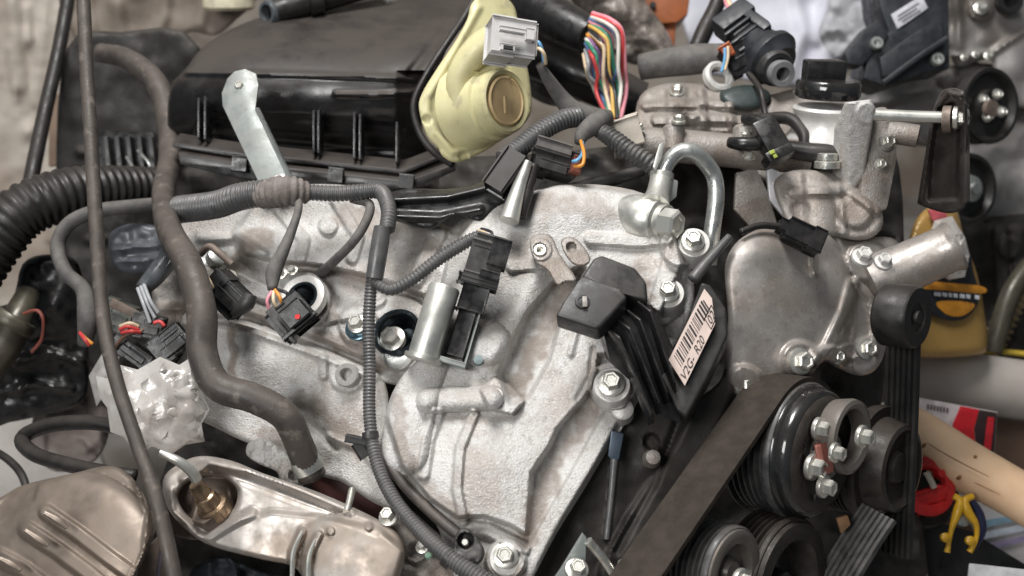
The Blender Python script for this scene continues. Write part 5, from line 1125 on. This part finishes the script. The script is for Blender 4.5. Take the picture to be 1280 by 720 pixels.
mk('tape_tail', g_tube([(372, 244, 1.035), (373, 262, 1.02), (364, 290, 1.01), (352, 318, 1.0), (342, 340, 0.995), (340, 362, 0.988)], [6, 5, 6, 8, 10, 6], 12), TAPE, cp, 180)
c2 = thing('coil_plug', 'black coil plug beside the bent brown hose', 'plug', (285, 400, 1.02))
plug(284, 368, 1.03, (0.7, 0.65, -0.1), (-0.65, 0.7, 0.1), (52, 34, 28), PLAS, c2)
mk('cap', g_tube([(292, 392, 1.02), (308, 380, 1.015), (314, 368, 1.015)], [6, 10, 8], 12), PLASG, c2)
wires(c2, [[(240, 318, 1.02), (250, 334, 1.02), (256, 344, 1.02)], [(256, 342, 1.015), (262, 352, 1.012), (266, 360, 1.015)]], ['brown', 'cream'], 2.6)
inj = thing('fuel_injector', 'bare injector stub with a bent steel clip behind the hose', 'injector', (275, 350, 1.06))
mk('stub', g_lathe((268, 326, 1.07), (0.5, -0.5, -0.6), [(-20, 0), (-20, 18), (-4, 18), (0, 12), (12, 12), (14, 9), (14, 0)], 20), STEEL, inj)
mk('clip', g_tube([(250, 318, 1.05), (262, 308, 1.045), (276, 318, 1.04), (290, 330, 1.04)], 4.5, 10), RUST, inj)
for x, y in ((262, 342), (286, 346)):
    mk('body', g_lathe((x, y, 1.06), (0.2, -0.6, -0.75), [(-20, 16), (-4, 14), (2, 10), (2, 0)], 18), ALU2, inj)

# tangle on the left
tg = thing('plug_cluster', 'cluster of dark plugs and wires left of the bent hose', 'plugs', (180, 400, 1.16))
mk('housing', g_relief([(136, 296), (160, 280), (196, 282), (214, 300), (206, 330), (180, 342), (146, 336)], (1.15, 0, 0, 175, 310), [('ridge', [(142, 312), (206, 306)], 6, 8), ('ridge', [(146, 328), (200, 324)], 5, 7), ('noise', 9, 5, 3)], 40, 8), M('slate_plastic', (0.05, 0.055, 0.064), 0.45, 0, (0.08, 0.085, 0.095), 40), tg, 70)
mk('sleeve', g_tube([(214, 318, 1.10), (196, 342, 1.09), (178, 362, 1.08)], [12, 13, 10], 14), M('slate_sleeve', (0.05, 0.055, 0.062), 0.28, 0, (0.09, 0.095, 0.10), 60), tg, 180)
for i, (c, pts) in enumerate((('grey', [(176, 358, 1.07), (184, 378, 1.06), (194, 398, 1.06)]), ('grey', [(172, 360, 1.07), (180, 382, 1.06), (188, 404, 1.06)]), ('grey', [(180, 356, 1.07), (188, 376, 1.058), (198, 392, 1.06)]), ('red', [(150, 412, 1.06), (160, 408, 1.055), (174, 412, 1.06)]), ('red', [(152, 416, 1.06), (164, 414, 1.052), (176, 416, 1.06)]), ('cream', [(150, 408, 1.06), (162, 404, 1.055), (174, 408, 1.06)]), ('red', [(192, 404, 1.05), (200, 402, 1.05), (206, 408, 1.05)]), ('orange', [(102, 418, 1.08), (108, 424, 1.07), (116, 430, 1.07)]), ('red', [(100, 416, 1.08), (106, 424, 1.068), (112, 432, 1.07)]), ('brown', [(140, 440, 1.07), (156, 420, 1.06), (180, 412, 1.06)]))):
    mk('wire', g_tube(pts, 2.4, 7), WIRES[c], tg, 180)
plug(186, 408, 1.07, (0.95, 0.2, 0), (-0.2, 0.95, 0), (34, 26, 20), PLASG, tg)
plug(214, 430, 1.05, (0.7, -0.6, 0.1), (0.6, 0.7, 0), (42, 32, 24), PLAS, tg)
plug(166, 440, 1.08, (0.7, 0.5, 0), (-0.5, 0.7, 0), (50, 18, 20), PLAS, tg)
plug(145, 395, 1.14, (0.9, 0.3, 0), (-0.3, 0.9, 0), (40, 34, 20), M('olive_grey_plastic', (0.09, 0.095, 0.08), 0.5), tg)
mk('bracket', g_slab([(140, 372, 1.12), (186, 396, 1.1), (182, 404, 1.1), (136, 384, 1.12)], None, 6, 1.5), RUST, tg)
solo('tan_casting', g_relief([(190, 352), (216, 336), (240, 350), (246, 400), (236, 430), (212, 420), (196, 396)], (1.13, 0, 0, 216, 380), [('ridge', [(198, 388), (236, 384)], 7, 9), ('noise', 12, 8, 3)], 40, 8), ALU2, 'small tan casting behind the bent brown hose', 'casting', smooth=60)
solo('metal_wedge', g_slab([(110, 470), (128, 440), (150, 446), (132, 492), (120, 510)], 1.12, 20, 3), M('grey_wedge', (0.30, 0.28, 0.265), 0.6, 0.2), 'grey wedge of metal beside the hanging cable', 'bracket')

# ignition coil, upper right
ic = thing('ignition_coil', 'black ignition coil with open grey nozzle, upper right', 'coil', (960, 110, 1.2))
ca = (0.52, 0.62, -0.58)
mk('head', [g_box((930, 38, 1.24), ca, (0.75, -0.6, 0.1), (56, 44, 34), 4), g_box((918, 26, 1.24), ca, (0.75, -0.6, 0.1), (26, 50, 30), 3), g_box((948, 34, 1.225), ca, (0.75, -0.6, 0.1), (40, 12, 30), 2)], DBX, ic)
for q in range(3): mk('rib', g_box((922 + 9 * q, 34 + 10 * q, 1.215), ca, (0.75, -0.6, 0.1), (4, 40, 8), 1), DBX, ic)
mk('skirt', g_lathe((956, 66, 1.22), ca, [(-20, 0), (-20, 26), (0, 30), (8, 36), (16, 36), (22, 30), (30, 24), (32, 0)], 36), DBX, ic)
mk('collar', g_lathe((968, 84, 1.2), (0.25, 0.42, -0.87), [(-8, 24), (6, 23), (10, 20), (10, 14)], 32), PLASG, ic)
mk('nozzle', g_lathe((972, 90, 1.195), (0.16, 0.34, -0.92), [(-10, 14), (14, 17), (18, 15.5), (18, 9), (10, 8), (-4, 7.5), (-4, 0)], 32), M('grey_rubber', (0.20, 0.20, 0.205), 0.5), ic)
wires(ic, [[(914, 16, 1.25), (908, 4, 1.27), (904, -16, 1.3)], [(918, 14, 1.25), (910, 0, 1.27), (908, -16, 1.3)]], ['pink', 'cream'], 3)
solo('wrapped_harness', g_tube([(800, 84, 1.27), (836, 78, 1.26), (870, 74, 1.25), (912, 70, 1.25), (936, 62, 1.26)], [16, 18, 19, 16, 14], 16), TAPE, 'dark wrapped harness running behind the ignition coil', 'harness', smooth=180)
dk = thing('wire_plug', 'dark plug with orange seal under the ignition coil', 'plug', (925, 90, 1.24))
plug(926, 72, 1.225, (0.8, -0.45, 0), (0.45, 0.8, 0), (44, 34, 26), PLAS, dk)
mk('seal', g_box((908, 64, 1.21), (0.8, -0.45, 0), (0.45, 0.8, 0), (10, 14, 14), 2), M('orange_seal', (0.40, 0.10, 0.03), 0.5), dk)
wires(dk, [[(906, 60, 1.2), (906, 74, 1.2), (902, 90, 1.2)], [(910, 58, 1.2), (910, 72, 1.2), (906, 88, 1.2)]], ['sky', 'cream'], 2)
solo('white_ring', g_lathe((898, 96, 1.215), (0.3, -0.3, -0.9), [(-4, 12), (-4, 20), (4, 20), (6, 16), (4, 12), (-4, 12)], 28), M('white_ring', (0.58, 0.57, 0.54), 0.5), 'pale plastic ring hanging below the wrapped harness', 'ring')
solo('dark_oval_pad', g_relief([(900, 116), (930, 106), (958, 112), (962, 126), (940, 138), (910, 134)], (1.19, 0, -0.0004, 930, 122), [('dome', 930, 122, 34, 18, 12)], 20, 6), M('green_black_rubber', (0.03, 0.042, 0.040), 0.55), 'dark green black oval pad behind the bent pipe', 'pad', smooth=70)
solo('curved_cord', g_tube([(936, 92, 1.21), (950, 112, 1.17), (956, 140, 1.16), (962, 166, 1.15)], 4, 10), RUBK, 'thin black cord curving down from the coil', 'cord', smooth=180)

gm = thing('marked_plug', 'black plug with a green paint mark at right', 'plug', (965, 200, 1.06))
uu, vv = (0.42, 0.86, -0.25), (0.88, -0.42, 0.1)
mk('body', [g_box((964, 176, 1.07), uu, vv, (54, 30, 28), 3), g_box((972, 196, 1.065), uu, vv, (14, 36, 32), 3)], PLAS, gm)
mk('paint_mark', [g_box((965, 190, 1.0495), uu, vv, (5, 7, 1.5), 0.5), g_box((969, 195, 1.048), uu, vv, (5, 5, 1.5), 0.5)], M('lime_paint', (0.34, 0.40, 0.06), 0.6), gm)
mk('tail', g_tube([(956, 156, 1.08), (944, 150, 1.09), (930, 148, 1.1)], 7, 12), PLAS, gm)
solo('black_lead', g_tube([(912, 178, 1.085), (930, 180, 1.075), (956, 180, 1.075)], [7, 9, 8], 12), PLAS, 'black lead running left from the marked plug', 'lead', smooth=180)
solo('black_coolant_hose', g_tube([(950, 150, 1.15), (985, 148, 1.13), (1004, 166, 1.115), (1006, 186, 1.11)], 8, 12), RUBK, 'black hose arching behind the marked plug', 'hose', smooth=180)
solo('black_coolant_hose', g_tube([(980, 186, 1.10), (1010, 190, 1.095), (1034, 192, 1.09), (1052, 196, 1.09)], [11, 12, 12, 10], 14), RUBK, 'short black hose in front of the oil filler neck', 'hose', smooth=180)
bw2 = thing('black_clip', 'black clip plug on top of the pump housing', 'clip', (1010, 310, 1.0))
mk('body', [g_box((1004, 296, 1.0), (0.88, 0.42, 0), (-0.42, 0.88, -0.2), (44, 24, 22), 3), g_box((1018, 302, 0.992), (0.88, 0.42, 0), (-0.42, 0.88, -0.2), (12, 28, 26), 2), g_box((984, 286, 1.005), (0.88, 0.42, 0), (-0.42, 0.88, -0.2), (20, 14, 16), 2)], PLAS, bw2)
mk('tail', g_tube([(980, 284, 1.005), (950, 282, 1.0), (926, 290, 0.995)], 4.5, 10), RUBK, bw2, 180)
mk('lead', g_tube([(912, 296, 0.985), (896, 314, 0.978), (880, 332, 0.972), (866, 350, 0.968)], [5, 6, 7, 8], 12), LOOM, bw2, 180)
solo('pale_bracket_plate', g_slab([(958, 208), (974, 214), (990, 262), (984, 276), (962, 250)], 1.11, 8, 2), M('pale_plate', (0.62, 0.62, 0.64), 0.4, 0.4), 'pale flat plate between the fuel rail and pump housing', 'plate')
solo('grey_bracket_plate', g_slab([(920, 216), (946, 210), (960, 240), (972, 280), (940, 286), (918, 262)], 1.12, 10, 2), ALU2, 'grey plate beside the bent steel pipe', 'plate')

bpy.context.view_layer.update()
